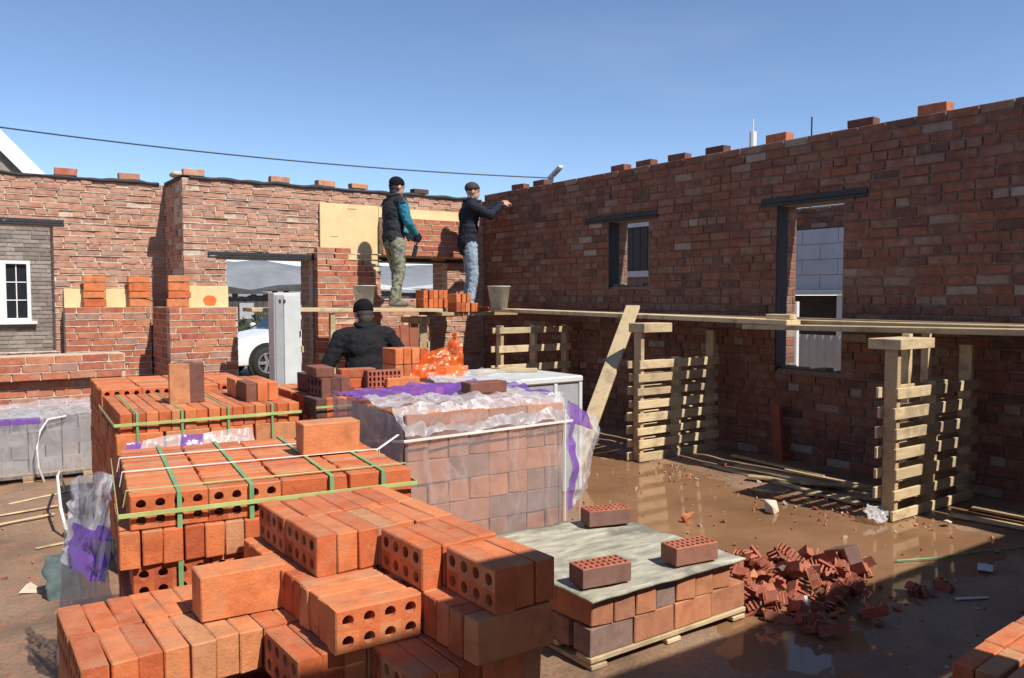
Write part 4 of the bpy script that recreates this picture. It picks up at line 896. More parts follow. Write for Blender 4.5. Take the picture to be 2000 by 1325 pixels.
def person(label, loc, rz, J, clothes, voxel_b=0.0075):
    """J: joints in the person's own frame (x right, y forward, z up)"""
    t = thing('person', label, 'person', loc, rz); V = lambda k: Vector(J[k]); b = MB()
    hc = V('head'); hf = Vector(J['look']).normalized(); up = Vector((0, 0, 1)); up = (up-hf*up.dot(hf)*0.6).normalized(); rt = hf.cross(up).normalized(); up = rt.cross(hf)
    hm = Matrix((rt, hf, up)).transposed(); q = hm.to_euler(); P = lambda x, y, z: hc+rt*x+hf*y+up*z
    ell(b, P(0, -0.012, 0.02), (0.076, 0.095, 0.10), q); ell(b, P(0, 0.025, -0.045), (0.056, 0.066, 0.075), q); ell(b, P(0, 0.085, -0.018), (0.013, 0.022, 0.026), q); ell(b, P(0, 0.07, 0.028), (0.05, 0.022, 0.012), q)
    ell(b, P(0, 0.082, -0.062), (0.024, 0.012, 0.009), q); ell(b, P(0, 0.068, -0.10), (0.026, 0.022, 0.02), q)
    for s_ in (-1, 1): ell(b, P(s_*0.078, -0.005, -0.012), (0.011, 0.02, 0.032), q)
    cap(b, P(0, -0.02, -0.07), V('neck'), 0.052, 0.058); cap(b, V('neck'), V('chest'), 0.06, 0.11); cap(b, V('chest'), V('pelvis'), 0.11, 0.11)
    for s_ in 'lr':
        cap(b, V('neck')+Vector((0, 0, -.06)), V('sh_'+s_), 0.05, 0.05); cap(b, V('sh_'+s_), V('el_'+s_), 0.044, 0.036); cap(b, V('el_'+s_), V('wr_'+s_), 0.036, 0.026)
        cap(b, V('pelvis'), V('hip_'+s_), 0.09, 0.085); cap(b, V('hip_'+s_), V('kn_'+s_), 0.075, 0.05); cap(b, V('kn_'+s_), V('an_'+s_), 0.05, 0.035)
        dv, pn, cu = J.get('hand_'+s_, (V('wr_'+s_)-V('el_'+s_), (0, 0, -1), 0.7)); hand(b, V('wr_'+s_), dv, pn, cu, 1 if s_ == 'l' else -1)
    body = remesh(b, 'body', M['skin'], t, voxel_b, 3)
    for s_ in (-1, 1):
        e = MB(); ell(e, P(s_*0.031, 0.078, 0.008), (0.011, 0.007, 0.006), q, 8, 5); e.build('eye', M['eye'], body, True)
    for s_ in (-1, 1):
        e = MB(); ell(e, P(s_*0.032, 0.088, 0.026), (0.018, 0.005, 0.004), q, 8, 5); e.build('eyebrow', M['hair'], body, True)
    # jacket or top
    j = MB(); c0 = V('chest'); n0 = V('neck'); p0 = V('pelvis'); bul = clothes.get('bulk', 1.0); lat = (V('sh_r')-V('sh_l')).normalized(); fw_ = lat.cross((n0-p0).normalized()); fw_ = -fw_ if fw_.y < 0 else fw_
    tm = Matrix((lat, fw_.normalized(), lat.cross(fw_).normalized())).transposed().to_euler()
    ell(j, c0+(n0-p0)*0.02, (0.185*bul, 0.135*bul, 0.20), tm); ell(j, c0.lerp(p0, 0.5), (0.175*bul, 0.13*bul, 0.20), tm); ell(j, p0+(n0-p0)*0.05, (0.18*bul, 0.138*bul, 0.16 if not clothes.get('long') else 0.22), tm)
    cap(j, n0+(n0-p0)*0.03, n0-(n0-p0)*0.08, 0.075, 0.11)
    sl = MB() if clothes.get('sleeve') else j
    for s_ in 'lr':
        cap(j, n0-(n0-p0)*0.10, V('sh_'+s_), 0.085*bul, 0.078*bul)
        cap(sl, V('sh_'+s_), V('el_'+s_), 0.074*bul, 0.060*bul); cap(sl, V('el_'+s_), V('wr_'+s_).lerp(V('el_'+s_), 0.05), 0.060*bul, 0.045*bul)
    top = remesh(j, 'jacket' if not clothes.get('sleeve') else 'vest', M[clothes['top']], t, 0.012, 4, 0.012, rz*3+1)
    if clothes.get('sleeve'): remesh(sl, 'sleeves', M[clothes['sleeve']], t, 0.011, 4, 0.010, 5)
    k_ = MB(); cc = n0+(n0-p0)*0.075; k_.tube([cc+Vector((0.082*math.cos(a), 0.082*math.sin(a)-0.008, -0.01+0.012*math.cos(a*2))) for a in [2*math.pi*i/20 for i in range(21)]], 0.022, 8, False); k_.build('collar', M[clothes.get('collar', clothes['top'])], top, True)
    # trousers
    g_ = MB(); ell(g_, p0-Vector((0, 0, 0.02)), (0.17, 0.128, 0.14))
    for s_ in 'lr':
        cap(g_, V('hip_'+s_), V('kn_'+s_), 0.100, 0.074); cap(g_, V('kn_'+s_), V('an_'+s_)+Vector((0, 0, .01)), 0.072, 0.062)
    remesh(g_, 'trousers', M[clothes['legs']], t, 0.012, 3, 0.013, 9)
    for s_ in 'lr':
        f_ = MB(); a = V('an_'+s_); fd = Vector(J.get('foot_'+s_, (0, 1, 0))).normalized()
        cap(f_, a+Vector((0, 0, 0.02)), a-fd*0.02+Vector((0, 0, -0.035)), 0.052, 0.048); cap(f_, a-fd*0.035+Vector((0, 0, -0.048)), a+fd*0.14+Vector((0, 0, -0.052)), 0.040, 0.038)
        remesh(f_, 'boot', M[clothes.get('boot', 'boot_d')], t, 0.010, 2)
    # headgear
    h_ = MB(); ell(h_, P(0, -0.018, 0.045), (0.090, 0.108, 0.088), q, 20, 12)
    keep = [f for f in h_.f if sum((Vector(h_.v[i])-P(0, 0, 0.03)).dot(up-hf*0.32) for i in f)/len(f) > -0.012]
    hb = MB(); hb.v = h_.v; hb.f = keep; hb.m = [0]*len(keep); ho = hb.build(clothes.get('hat_name', 'knit_cap'), M[clothes['hat']], t, True); ho.modifiers.new('thickness', 'SOLIDIFY').thickness = 0.010
    if clothes.get('hat_name') != 'hair':
        rim_ = MB(); rim_.tube([P(0.083*math.cos(a), 0.099*math.sin(a)-0.016, 0.024+0.034*math.sin(a)) for a in [2*math.pi*i/24 for i in range(25)]], 0.009, 8, False); rim_.build('cap_brim', M[clothes['hat']], ho, True)
        n_ = MB(); ell(n_, P(0, -0.048, -0.02), (0.076, 0.062, 0.066), q); ell(n_, P(0, -0.045, -0.070), (0.064, 0.050, 0.062), q); n_.build('hair', M['hair'], t, True)
    if clothes.get('gloves'):
        for s_ in 'lr':
            gl = MB(); dv, pn, cu = J.get('hand_'+s_, (V('wr_'+s_)-V('el_'+s_), (0, 0, -1), 0.7)); hand(gl, V('wr_'+s_), dv, pn, cu, 1 if s_ == 'l' else -1)
            gl.v = [tuple(Vector(v)) for v in gl.v]; go = remesh(gl, 'glove', M[clothes['gloves']], t, 0.006, 2)
            for v in go.data.vertices: v.co = v.co+v.normal*0.004
    return t
# worker 1: on the planks, facing right along the wall, hands low in front
person('person in black cap, dark vest, teal sleeves and camouflage trousers standing on planks', (4.98, 9.66, 1.468), R(-88), dict(
    head=(0, 0.05, 1.565), look=(0.05, 0.9, -0.18), neck=(0, 0.0, 1.415), chest=(0, -0.015, 1.22), pelvis=(0, -0.02, 0.88), sh_l=(-0.18, 0.0, 1.35), sh_r=(0.18, 0.01, 1.35), el_l=(-0.23, 0.06, 1.09), el_r=(0.235, 0.07, 1.08), wr_l=(-0.10, 0.24, 0.98), wr_r=(0.15, 0.23, 0.95),
    hip_l=(-0.095, 0, 0.84), hip_r=(0.095, -0.01, 0.84), kn_l=(-0.12, 0.10, 0.46), kn_r=(0.13, 0.0, 0.45), an_l=(-0.13, 0.10, 0.09), an_r=(0.15, -0.10, 0.09), hand_r=((-0.1, 0.6, -0.5), (-1, 0, 0), 0.9), hand_l=((0.1, 0.6, -0.4), (1, 0, 0), 0.9)),
    dict(top='vest', sleeve='teal_cloth', legs='camo', hat='knit', gloves='navy_cloth', boot='boot', collar='vest', bulk=1.0))
# worker 2: in the corner, reaching to the top of the right wall
person('person in navy black jacket and light jeans laying a brick on the right wall', (6.17, 9.72, 1.398), R(-112), dict(
    head=(0.0, 0.06, 1.665), look=(0.1, 0.9, -0.12), neck=(0, 0.01, 1.51), chest=(0, 0.0, 1.31), pelvis=(0, -0.02, 0.95), sh_l=(-0.19, 0.02, 1.45), sh_r=(0.19, 0.02, 1.45), el_l=(-0.24, 0.25, 1.40), el_r=(0.20, 0.26, 1.32), wr_l=(-0.14, 0.47, 1.52), wr_r=(0.06, 0.46, 1.50),
    hip_l=(-0.095, 0, 0.91), hip_r=(0.095, 0, 0.91), kn_l=(-0.11, 0.05, 0.49), kn_r=(0.12, 0.04, 0.49), an_l=(-0.12, -0.02, 0.09), an_r=(0.13, -0.02, 0.09), hand_l=((0.1, 0.9, 0.3), (0.5, 0, -1), 0.7), hand_r=((-0.1, 0.9, 0.2), (-0.5, 0, -1), 0.7)),
    dict(top='navy_cloth', legs='jeans', hat='hair', hat_name='hair', boot='boot', bulk=1.06, long=True))
# worker 3: on the ground behind the pallets, back to the camera, bent to the left
person('person all in black with black cap bending over the brick pallets, back turned', (3.16, 6.72, -0.03), R(-20), dict(
    head=(0.0, 0.10, 1.475), look=(-0.15, 0.8, -0.45), neck=(0.01, 0.03, 1.345), chest=(0.0, 0.0, 1.17), pelvis=(0.03, -0.06, 0.84), sh_l=(-0.20, 0.03, 1.26), sh_r=(0.20, 0.02, 1.28), el_l=(-0.31, 0.0, 1.05), el_r=(0.34, 0.04, 1.10), wr_l=(-0.40, 0.02, 0.88), wr_r=(0.44, 0.16, 0.99),
    hip_l=(-0.07, -0.06, 0.80), hip_r=(0.13, -0.06, 0.80), kn_l=(-0.10, 0.06, 0.43), kn_r=(0.15, 0.05, 0.43), an_l=(-0.12, -0.05, 0.09), an_r=(0.17, -0.06, 0.09)),
    dict(top='black_cloth', legs='black_cloth', hat='knit', boot='boot_d', bulk=1.10))
tr = MB(); tr.cbox((-.05, -.004, 0), (.05, .004, .16), .002); tr.tube([(0, 0, .15), (0, 0, .28)], .012, 8)
o = tr.build('trowel', M['steel'], loc=(5.20, 9.55, 2.12)); o.rotation_euler = (R(10), R(10), R(30)); tag(o, 'steel trowel hanging from the hand of the worker in teal sleeves', 'trowel')

# ------------------------------------------------------------------ rubble and litter
def comb(seed, nf, L, H, T):
    r = random.Random(seed); mb = MB(); mb.box((0, 0, 0), (L, T*0.16, H), jit=.004)
    for k in range(nf):
        x = L*(k+.15)/nf; mb.box((x, T*0.14, 0), (x+L*0.45/nf, T*(0.5+0.5*r.random()), H*(0.75+.25*r.random())), jit=.003)
    mb.box((0, 0, -0.004), (L, T*0.5, H*0.1), jit=.004); return mb.mesh('broken_brick', [M['slotted']])
def chunk(seed, s_, mat):
    r = random.Random(seed); bm = bmesh.new()
    for _ in range(11): bm.verts.new((r.uniform(-1, 1)*s_, r.uniform(-1, 1)*s_*.7, r.uniform(-1, 1)*s_*.5))
    bmesh.ops.convex_hull(bm, input=bm.verts); loose_ = [v for v in bm.verts if not v.link_faces]; bmesh.ops.delete(bm, geom=loose_, context='VERTS')
    me = bpy.data.meshes.new('chunk'); bm.to_mesh(me); bm.free(); me.materials.append(mat); return me
RB = [comb(1, 7, .15, .06, .08), comb(2, 6, .12, .065, .085), comb(3, 8, .18, .055, .06), chunk(4, .045, M['slotted']), chunk(5, .035, M['fresh']), chunk(6, .05, M['slot_side']), chunk(7, .03, M['slotted'])]
for k in range(130):
    a = rnd.random(); x = 3.36+0.92*a+rnd.gauss(0, .05); wdt = 0.30*(1-abs(a-.45)*1.1)+.05; y = 2.80+(rnd.random()-.5)*2*wdt-0.10*a; h = max(0, 0.115*(1-abs(a-.4)*1.5)*(1-abs(y-2.8+.1*a)/max(.1, wdt)))
    o = place(RB[k % 7], (x, y, 0.02+h*rnd.random()), (rnd.uniform(-1.0, 1.0), rnd.uniform(-.8, .8), rnd.uniform(-3, 3)), None, 'broken_brick')
    tag(o, 'piece of broken red slotted brick in the rubble heap beside the low pallet', 'broken brick', 'rubble heap of broken bricks')
for k in range(34):
    x, y = rnd.uniform(3.3, 4.5), rnd.uniform(2.15, 2.62)
    tag(place(RB[k % 7], (x, y, 0.015), (rnd.uniform(-.5, .5), rnd.uniform(-.5, .5), rnd.uniform(-3, 3)), None, 'broken_brick', (.8, .8, .8)), 'brick fragment strewn in the shadow in front of the rubble heap', 'broken brick', 'fragments in the shadow before the rubble heap')
o = place('slot', (4.22, 2.66, 0.11), (R(75), R(20), R(60)), None, 'brick'); tag(o, 'dark half brick standing on edge at the right end of the rubble heap', 'brick')
mb = MB()
for k in range(520):
    if k < 260: x, y = rnd.uniform(3.2, 6.3), rnd.uniform(1.4, 6.2)
    elif k < 430: x, y = rnd.gauss(5.55, .22), rnd.uniform(2.9, 5.4)
    else: x, y = rnd.uniform(-.3, 1.0), rnd.uniform(3.6, 8.0)
    s_ = rnd.uniform(.004, .011)*(1.8 if rnd.random() < .08 else 1); m = Matrix.Translation((x, y, max(0, ground_h(x, y))+s_*.3)) @ Euler((rnd.random()*3, rnd.random()*3, rnd.random()*3)).to_matrix().to_4x4()
    mb.box((-s_, -s_*.7, -s_*.5), (s_, s_*.7, s_*.5), m, jit=s_*.25)
tag(mb.build('brick_crumbs', M['chip']), kind='stuff')
tag(link_obj('stone', chunk(30, .10, M['foam_lump']), None, None, (5.08, 3.80, 0.03)), 'pale tan lump lying on the wet ground before the scrap boards', 'stone')
tag(link_obj('stone', chunk(31, .06, M['foam_lump']), None, None, (0.40, 5.05, 0.03)), 'pale lump on the mud at the far left', 'stone')
tag(link_obj('stone', chunk(33, .05, M['foam_lump']), None, None, (5.75, 2.85, 0.02)), 'small tan lump near the shadow edge at right', 'stone')
for k, (x, y) in enumerate(((4.35, 3.98), (4.45, 4.05), (6.05, 5.1), (3.75, 5.0))):
    tag(link_obj('brick_bit', chunk(40+k, .05, M['fresh']), None, None, (x, y, 0.02)), ('left bit of brick in the middle of the puddle', 'right bit of brick in the middle of the puddle', 'brick bit by the middle upright pallet', 'brick bit on the mud near the wrapped pallet')[k], 'brick bit')
o = film_sheet('plastic_bag', (5.36, 3.10, 0.01), (5.60, 3.16, 0.01), (5.34, 3.25, 0.07), (5.58, 3.30, 0.09), 14, 12, 0.05, [M['film_thick']], 31, None, freq=14)
tag(o, 'crumpled clear plastic bag at the foot of the nearest upright pallet', 'bag')
mb = MB(); mb.cbox((-.06, -.04, 0), (.06, .04, .012), .003); o = mb.build('scrap', M['offwhite'], loc=(4.99, 2.24, .012)); o.rotation_euler.z = .4; tag(o, 'small pale flat scrap in the shadow at right', 'scrap')
mb = MB(); mb.beam((0, 0, 0), (.16, -.09, 0), .02, .008); tag(mb.build('scrap_strip', M['offwhite'], loc=(4.36, 2.10, .012)), 'thin pale strip on the dark ground in the foreground shadow', 'scrap')
mb = MB(); mb.beam((0, 0, 0), (.05, .06, .07), .018, .004); tag(mb.build('scrap_strip', M['white_strap'], loc=(3.52, 2.40, .02)), 'short white strap bit at the foot of the rubble', 'scrap')
mb = MB(); mb.tube([(4.7, 2.62, .012), (4.95, 2.5, .014), (5.3, 2.42, .012), (5.75, 2.25, .012), (6.1, 2.0, .012)], .006, 5); tag(mb.build('loose_strap', M['green_strap']), 'thin green strap lying across the shadow edge at right', 'strap')
mb = MB(); mb.tube([(0.86, 7.5, .02), (0.80, 7.3, .22), (0.72, 6.7, .30), (0.68, 6.2, .18), (0.70, 6.1, .03)], .010, 6); tag(mb.build('loose_strap', M['white_strap']), 'white strap arching over the mud left of the near pallets', 'strap')
mb = MB(); mb.tube([(0.95, 7.3, .02), (0.90, 7.1, .20), (0.84, 6.6, .26), (0.80, 6.3, .10)], .008, 6); tag(mb.build('loose_strap', M['white_strap']), 'second white strap arching beside the first, nearer the pallet', 'strap')
for k, (a, b) in enumerate((((.2, 6.9, .015), (.75, 7.0, .02)), ((.1, 6.6, .012), (.7, 6.75, .02)), ((.45, 7.3, .012), (.9, 7.5, .015)), ((.5, 5.9, .012), (.75, 5.95, .012)))):
    mb = MB(); mb.beam(a, b, .03, .008); tag(mb.build('wood_sliver', M['wood']), ('upper', 'middle', 'farthest', 'nearest')[k]+' pale wood sliver on the mud at the left', 'wood sliver')
o = film_sheet('rag', (0.45, 4.80, 0.0), (0.64, 4.85, 0.0), (0.46, 4.98, 0.20), (0.62, 5.02, 0.20), 12, 12, 0.04, [M['green_cloth']], 35, None, freq=12); o.modifiers.new('thickness', 'SOLIDIFY').thickness = .006
tag(o, 'dark grey green rag heaped on the mud beside the near pallet film', 'rag')
# bricks at the lower right corner
LR = thing('brick_pallet', 'corner of a brick pallet at the lower right edge, partly sunlit', 'brick pallet', (2.62, 0.55, 0), R(4))
wooden_base(LR, 1.0, 0.72, 0.10, M['wood_d'])
stack(LR, 1.0, 0.70, 0.102, 3, (0.25, 0.0655, 0.12), SOLID, first='X', seed=33, full_top=True)

# ------------------------------------------------------------------ what lies beyond the walls
nh = thing('house', 'grey brown brick house with white gable trim behind the back wall', 'house', (-2.0, 17.0, 0))
masonry(nh, (-5.5, 17.0, 0), (1, 0, 0), (0, -1, 0), 7.75, 0, 3.6, 0.075, 0.3, ['wallb0'], M['house_brick'], M['house_mortar'], [(0.62+5.5, 1.49+5.5, 1.16, 2.24)], 0, seed=41, singles=0, brick_len=0.25, jog=0.001, joint=0.010)
mb = MB(); mb.prism([(-3.86, 3.5), (3.86, 3.5), (0, 7.60)], 0.01, 0.3); mb.build('gable', M['house_brick'], nh)
rf = MB()
for s_ in (-1, 1):
    rf.add([(s_*4.0, -0.06, 3.42), (0, -0.06, 7.75), (0, 8, 7.75), (s_*4.0, 8, 3.42), (s_*4.0, -0.06, 3.34), (0, -0.06, 7.67), (0, 8, 7.67), (s_*4.0, 8, 3.34)], [(0, 1, 2, 3), (4, 5, 6, 7), (0, 1, 5, 4), (2, 3, 7, 6), (0, 3, 7, 4), (1, 2, 6, 5)])
rfo = rf.build('roof', M['rooftile'], nh)
for s_ in (-1, 1):
    mb = MB(); n_ = Vector((s_*4.0, 0, 3.42))-Vector((0, 0, 7.75)); n_.normalize(); mb.beam(Vector((s_*4.0, -0.085, 3.34)), Vector((0, -0.085, 7.67)), 0.035, 0.26, (-n_.z*s_*s_, 0, n_.x)); mb.build('bargeboard', M['white'], rfo)
mb = MB(); mb.box((4.19, 0.3, 0), (4.24, 8, 3.3)); mb.box((-3.5, 7.9, 0), (4.19, 8, 3.3)); mb.build('rear_wall', M['house_brick'], nh)
wi = MB(); x0, x1, za, zb = 2.62, 3.49, 1.16, 2.24
for a, b, c, d in ((x0, x1, za, za+.06), (x0, x1, zb-.06, zb), (x0, x0+.06, za+.06, zb-.06), (x1-.06, x1, za+.06, zb-.06), ((x0+x1)/2-.06, (x0+x1)/2+.06, za+.06, zb-.06)): wi.cbox((a, -0.03, c), (b, 0.05, d), .004)
win = wi.build('window', M['white'], nh)
for s_ in (0, 1):
    a = x0+.06 if s_ == 0 else (x0+x1)/2+.06; b = a+(x1-x0)/2-.12
    mb = MB(); mb.box((a, 0.03, za+.06), (b, 0.04, zb-.06)); mb.build('pane', M['glass_d'], win)
    mb = MB(); mb.box(((a+b)/2-.009, 0.012, za+.06), ((a+b)/2+.009, 0.026, zb-.06))
    for k in (1, 2): mb.box((a, 0.010, za+.06+(zb-za-.12)*k/3-.009), (b, 0.0255, za+.06+(zb-za-.12)*k/3+.009))
    mb.build('glazing_bar', M['white'], win)
mb = MB(); mb.cbox((x0-.08, -0.10, za-.05), (x1+.08, 0.0, za), .004); mb.build('sill', M['white'], win)

# pale block building seen through the larger window
ab = thing('building', 'pale block building seen through the larger window of the right wall', 'building', (11.0, 8.0, 0))
mb = MB(); mb.box((0.012, -3.0, 1.70), (0.4, 2.2, 2.63)); mb.build('wall_core', M['mortar_d'], ab)
for i in range(4):
    for j in range(9):
        y = -3.0+j*0.61-(0.3 if i % 2 else 0); mb = MB(); mb.cbox((0, max(-3, y)+.004, 1.70+i*.232+.003), (0.3, min(2.2, y+.61)-.004, 1.70+(i+1)*.232-.003), .004); mb.build('block', M['aac'], ab)
masonry(ab, (11.0, 5.0, 0), (0, 1, 0), (-1, 0, 0), 5.2, 2.64, 2.97, 0.08, 0.3, ['wallr0'], M['wall_r'], M['mortar_d'], (), 0, seed=51, singles=60)
mb = MB(); mb.cbox((-0.06, -3.0, 1.63), (0.3, 2.2, 1.695), .005); mb.build('door_header', M['white'], ab)
mb = MB(); mb.cbox((-0.01, -1.02, 0), (0.25, -0.86, 1.625), .005); mb.build('door_post', M['white'], ab)
mb = MB(); mb.cbox((-0.01, -3.0, 0), (0.25, -1.03, 1.625), .005); mb.build('white_panel', M['aac'], ab)
mb = MB(); mb.box((0.35, -1.0, 0), (0.4, 2.2, 1.62)); mb.box((0.35, 0.6, 0.0), (3, 0.65, 1.6)); mb.build('opening_shade_panel', M['brown_panel'], ab)  # dark sheet set behind the garage opening in place of the shade inside
mb = MB(); mb.box((0.41, -3.0, 2.64), (5, 2.2, 2.8)); mb.box((4.9, -3.0, 0), (5, 2.2, 2.64)); mb.build('roof_slab', M['mortar_d'], ab)
mb = MB(); mb.tube([(0.5, 1.11, 2.8), (0.5, 1.11, 4.40)], .06, 10); mb.tube([(0.5, 1.11, 4.40), (0.5, 1.11, 4.62)], .012, 6); mb.build('vent_pipe', M['white'], ab)
mb = MB(); mb.tube([(0.5, -0.03, 2.8), (0.5, -0.03, 4.45)], .012, 6); mb.build('antenna', M['steel'], ab)
fe = thing('metal_fence', 'pale corrugated metal fence beyond the larger window', 'fence', (9.5, 6.4, 0))
for k in range(12):
    mb = MB(); y = -1.8+k*0.36; prof = [(q*0.03, 0.012 if q % 4 in (1, 2) else 0.0) for q in range(13)]
    mb.add([(p_[1], y+p_[0], z) for z in (0.0, 1.10) for p_ in prof], [(i, i+1, 13+i+1, 13+i) for i in range(12)]); o = mb.build('sheet', M['offwhite'], fe); o.modifiers.new('t', 'SOLIDIFY').thickness = .002
mb = MB(); mb.cbox((0.02, -1.8, 0.95), (0.05, 2.5, 1.0), .003); mb.build('rail', M['grey'], fe)
mb = MB(); mb.tube([(7.5, 5.335, 0), (7.5, 5.345, 1.55)], .03, 10); tag(mb.build('plastic_pipe', M['white']), 'white plastic pipe standing outside the larger window', 'pipe')
# brown building seen through the smaller window
bb = thing('building', 'dark brown panelled building with white trim seen through the smaller window', 'building', (11.2, 11.5, 0))
for k in range(14):
    mb = MB(); mb.cbox((0, -1.2+k*.2, 2.10), (0.06, -1.2+k*.2+.19, 2.94), .004); mb.build('panel', M['brown_panel'], bb)
mb = MB(); mb.cbox((-.05, -1.25, 2.942), (.2, 1.65, 3.05), .005); mb.build('top_trim', M['aac'], bb)
mb = MB(); mb.cbox((-.05, -1.25, 1.98), (.2, 1.65, 2.098), .005); mb.build('lower_trim', M['aac'], bb)
mb = MB(); mb.box((0.02, -1.2, 0), (0.2, 1.6, 1.975)); mb.box((.065, -1.2, 2.1), (3, 1.6, 2.94)); mb.build('wall', M['mortar_d'], bb)

# street lamp behind the right wall and the cable
sl = thing('street_lamp', 'pale street lamp head rising behind the far end of right wall', 'lamp', (8.5, 10.85, 0))
mb = MB(); mb.tube([(0, 0, 0), (0, 0, 3.45), (0.0, -0.02, 3.6)], [.06, .045, .04], 10); mb.build('pole', M['grey'], sl, True)
mb = MB(); mb.beam((0, 0.05, 3.56), (0.02, -0.26, 3.74), .10, .06, ch=.015); mb.build('lamp_head', M['offwhite'], sl)
mb = MB(); mb.beam((0.0, -0.08, 3.60), (0.01, -0.22, 3.68), .07, .02, ch=.005); mb.build('lens', M['lamp_glass'], sl)
A = Vector((8.5, 10.9, 3.585)); B = Vector((-4.0, 14.9, 4.55)); pts = [A.lerp(B, k/40)-Vector((0, 0, 0.75*4*(k/40)*(1-k/40)*0.35)) for k in range(41)]
mb = MB(); mb.tube(pts, .011, 5); tag(mb.build('power_cable', M['steel']), 'thin dark cable sagging across the sky to the lamp', 'cable')
pl = thing('utility_pole', 'wooden pole at far left that carries the cable', 'pole', (-4.0, 14.9, 0)); mb = MB(); mb.tube([(0, 0, 0), (0, 0, 4.8)], [.12, .09], 10); mb.build('shaft', M['wood_d'], pl)

# white car outside the doorway
def car():
    t = thing('parked_car', 'white car parked outside the doorway, nose to the left', 'car', (6.55, 16.75, 0), R(-172))
    # x forward, y left, profile sections across the width
    prof = [(2.12, .28), (2.16, .42), (2.12, .62), (1.98, .74), (1.20, .90), (0.95, .94), (0.25, 1.36), (-0.15, 1.44), (-1.0, 1.42), (-1.70, 1.05), (-2.08, .98), (-2.15, .62), (-2.1, .28)]
    ys = [(-.86, .0), (-.84, 1), (-.6, 1), (0, 1), (.6, 1), (.84, 1), (.86, 0)]
    mb = MB(); n = len(prof)
    wid = [-.84, -.80, -.55, 0, .55, .80, .84]; rows = []
    for k, y in enumerate(wid):
        row = []
        for (x, z) in prof:
            e = abs(y)/.84; ins = 0.20*max(0, (z-.9)/.5); yy = y*(1-ins*0.9 if z > .9 else 1.0); xx = x*(1-0.05*e**4); zz = z-(0.05*e**4 if z > .5 else 0)
            row.append((xx, yy, zz))
        rows.append(row)
    mb.add([p_ for r_ in rows for p_ in r_], [(k*n+i, k*n+i+1, (k+1)*n+i+1, (k+1)*n+i) for k in range(6) for i in range(n-1)]+[tuple(range(n)), tuple(6*n+i for i in range(n))[::-1]]+[(k*n, (k+1)*n, (k+1)*n+n-1, k*n+n-1) for k in range(6)])
    body = mb.build('body', M['car'], t, True)
    me = body.data; bv = body.modifiers.new('b', 'BEVEL'); bv.width = .02; bv.segments = 2; bv.limit_method = 'ANGLE'
    mb = MB(); mb.add([(0.93, -.62, .965), (0.93, .62, .965), (0.28, .56, 1.365), (0.28, -.56, 1.365)], [(0, 1, 2, 3)]); o = mb.build('windscreen', M['glass_d'], t); o.location = (0.02, 0, 0.012)
    for s_ in (-1, 1):
        mb = MB(); mb.add([(0.80, s_*.835, .96), (-1.5, s_*.835, 1.0), (-0.98, s_*.70, 1.33), (-0.1, s_*.70, 1.36), (0.22, s_*.72, 1.30)], [(0, 1, 2, 3, 4)]); mb.build('side_window', M['glass_d'], t)
        mb = MB(); ell(mb, (1.98, s_*.64, .66), (.16, .15, .065), None, 14, 8); mb.build('headlight', M['lamp_glass'], t, True)
        mb = MB(); ell(mb, (2.09, s_*.60, .42), (.05, .10, .05), None, 12, 8); mb.build('fog_light', M['glass_d'], t, True)
        mb = MB(); ell(mb, (0.78, s_*.92, .99), (.07, .10, .06), None, 12, 8); mb.build('mirror', M['car'], t, True)
        for x in (1.36, -1.34):
            wt = MB(); wt.lathe([(.19, -.09), (.30, -.10), (.315, -.06), (.315, .06), (.30, .10), (.19, .09)], 28); o = wt.build('wheel', M['tyre'], t, True); o.location = (x, s_*.79, .315); o.rotation_euler = (R(90), 0, 0)
            rm = MB()
            for k in range(5):
                a = 2*math.pi*k/5; rm.beam((0.02*math.cos(a), 0.02*math.sin(a), -s_*.085), (.20*math.cos(a), .20*math.sin(a), -s_*.085), .06, .03, (0, 0, 1), ch=.006)
            rm.lathe([(.175, -s_*.09), (.20, -s_*.095), (.205, -s_*.06), (.175, -s_*.06)], 24); rm.lathe([(0.0, -s_*.03), (.19, -s_*.03)], 24, mi=1); rm.lathe([(0, -s_*.10), (.035, -s_*.10), (.04, -s_*.06)], 12); rm.build('rim', [M['rim'], M['tyre']], o)
            ar = MB(); ar.lathe([(.0, -s_*.03), (.375, -s_*.03), (.375, s_*.06), (0, s_*.06)], 28); o2 = ar.build('wheel_arch', M['tyre'], t); o2.location = (x, s_*.822, .335); o2.rotation_euler = (R(90), 0, 0)
    mb = MB(); mb.cbox((2.10, -.42, .40), (2.165, .42, .56), .01); mb.build('grille', M['tyre'], t)
    mb = MB(); mb.cbox((2.165, -.26, .36), (2.18, .26, .47), .003); mb.build('number_plate', M['white'], t)
car()

hl = MB(); pr = []  # ridge added beyond the yard, raised to hide the over-bright sky at the horizon
for k in range(61):
    a = k/60; x = -400+1700*a; pr.append((x, 900+60*math.sin(a*7), 44+14*mnoise.noise(Vector((a*9, 2, 1)))+5*mnoise.noise(Vector((a*40, 2, 1)))))
hl.add([(x, y, -2) for x, y, z in pr]+[(x, y+40, z*.6) for x, y, z in pr]+[(x, y+110, z) for x, y, z in pr]+[(x, y+300, -2) for x, y, z in pr], [(j*61+i, j*61+i+1, (j+1)*61+i+1, (j+1)*61+i) for j in range(3) for i in range(60)])
M['horizon_cover'] = plain('blue grey horizon cover', (0.20, 0.215, 0.235), 0.95, 0.2, 0.03)
tag(hl.build('added_hills', M['horizon_cover'], smooth=True), kind='structure')
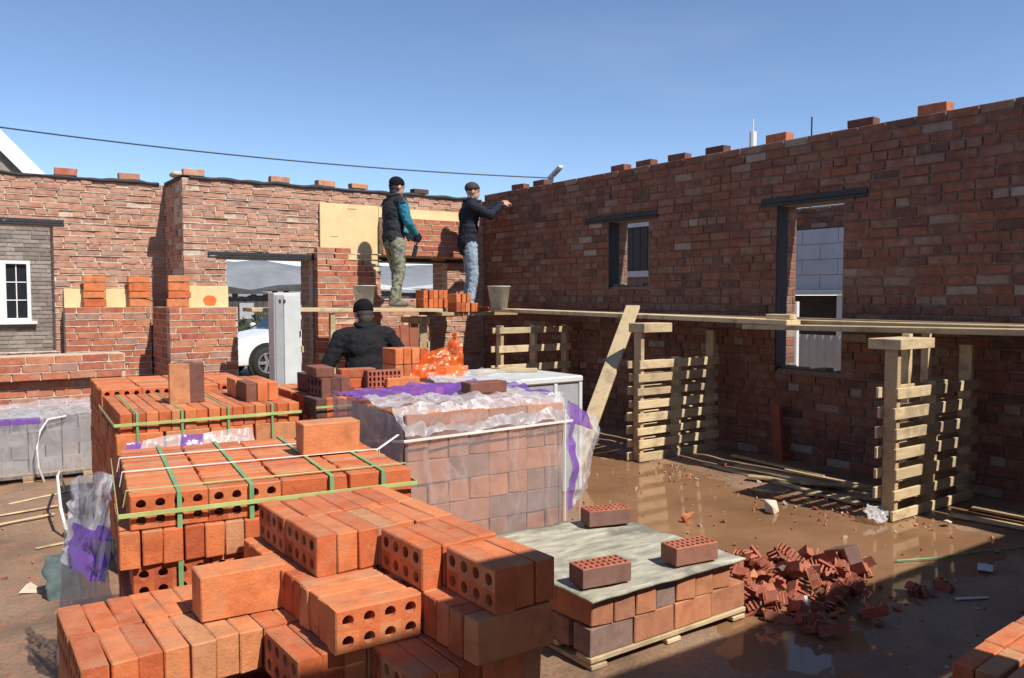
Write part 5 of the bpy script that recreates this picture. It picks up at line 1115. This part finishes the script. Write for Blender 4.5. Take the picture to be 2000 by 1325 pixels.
# far yard: dark sheds, scrub, pale roofs
for k, (x, y, w_, h, lab) in enumerate(((9.5, 40, 4.2, 1.75, 'dark low shed in the far yard at the left of the doorway view'), (13.9, 41, 3.6, 1.9, 'dark board shed in the far yard in the middle of the doorway view'), (17.8, 42, 5.0, 2.0, 'pale roofed shed in the far yard right in the doorway view'), (24.5, 44, 6.0, 2.1, 'far shed beyond the small window in the corner'))):
    t = thing('shed', lab, 'shed', (x, y, 0)); 
    for j in range(int(w_/.3)):
        mb = MB(); mb.cbox((j*.3, 0, 0), (j*.3+.28, .04, h*(0.9+.1*rnd.random())), .005); mb.build('wall_board', M['shed'], t)
    mb = MB(); mb.box((0, .05, 0), (w_, 3, h*.88)); mb.build('wall', M['shed'], t)
    mb = MB(); mb.prism([(-.2, h), (w_+.2, h), (w_*.5, h+.35)], -.3, 3.3); mb.build('roof', M['offwhite'] if k >= 2 else M['shed'], t)
    for j in range(2):
        mb = MB(); mb.cbox((w_*(.2+.45*j), -.03, .5), (w_*(.2+.45*j)+.7, -.005, 1.3), .01); mb.build('window', M['grey'], t)
def scrub(name, label, c, r, n, seed):
    rr = random.Random(seed); mb = MB()
    for k in range(n):
        a = rr.random()*6.28; q = rr.random()**.5; z = rr.random(); p = Vector((c[0]+r[0]*q*math.cos(a), c[1]+r[1]*q*math.sin(a), c[2]+r[2]*z*(1-.6*q)))
        s_ = rr.uniform(.05, .12); e = Euler((rr.random()*6, rr.random()*6, rr.random()*6)).to_matrix(); mb.add([p+e @ Vector(v)*s_ for v in ((-1, -.5, 0), (1, -.5, 0), (0, 1.2, .2))], [(0, 1, 2)])
    st = MB()
    t = thing(name, label, 'bush', (c[0], c[1], 0)); m = Matrix.Translation((-c[0], -c[1], 0)); mb.v = [tuple(m @ Vector(v)) for v in mb.v]; tag(mb.build('crown', M['leaf'], t), kind='stuff')
    for k in range(6): st.tube([(0, 0, 0), (rr.uniform(-.5, .5)*r[0], rr.uniform(-.5, .5)*r[1], r[2]*.7)], [.03, .008], 5)
    st.build('stem', M['shed'], t); return t
scrub('bush', 'dark bush beside the left jamb of the doorway view', (5.4, 22.0, 0.0), (0.9, 0.8, 1.7), 900, 1)
scrub('bush', 'dark low bush behind the white car', (7.6, 24.5, 0.0), (1.5, 0.9, 1.0), 1100, 2)
scrub('bush', 'dark bush farther right behind the cabinet', (9.5, 27.0, 0.0), (1.4, 0.9, 1.5), 1000, 3)
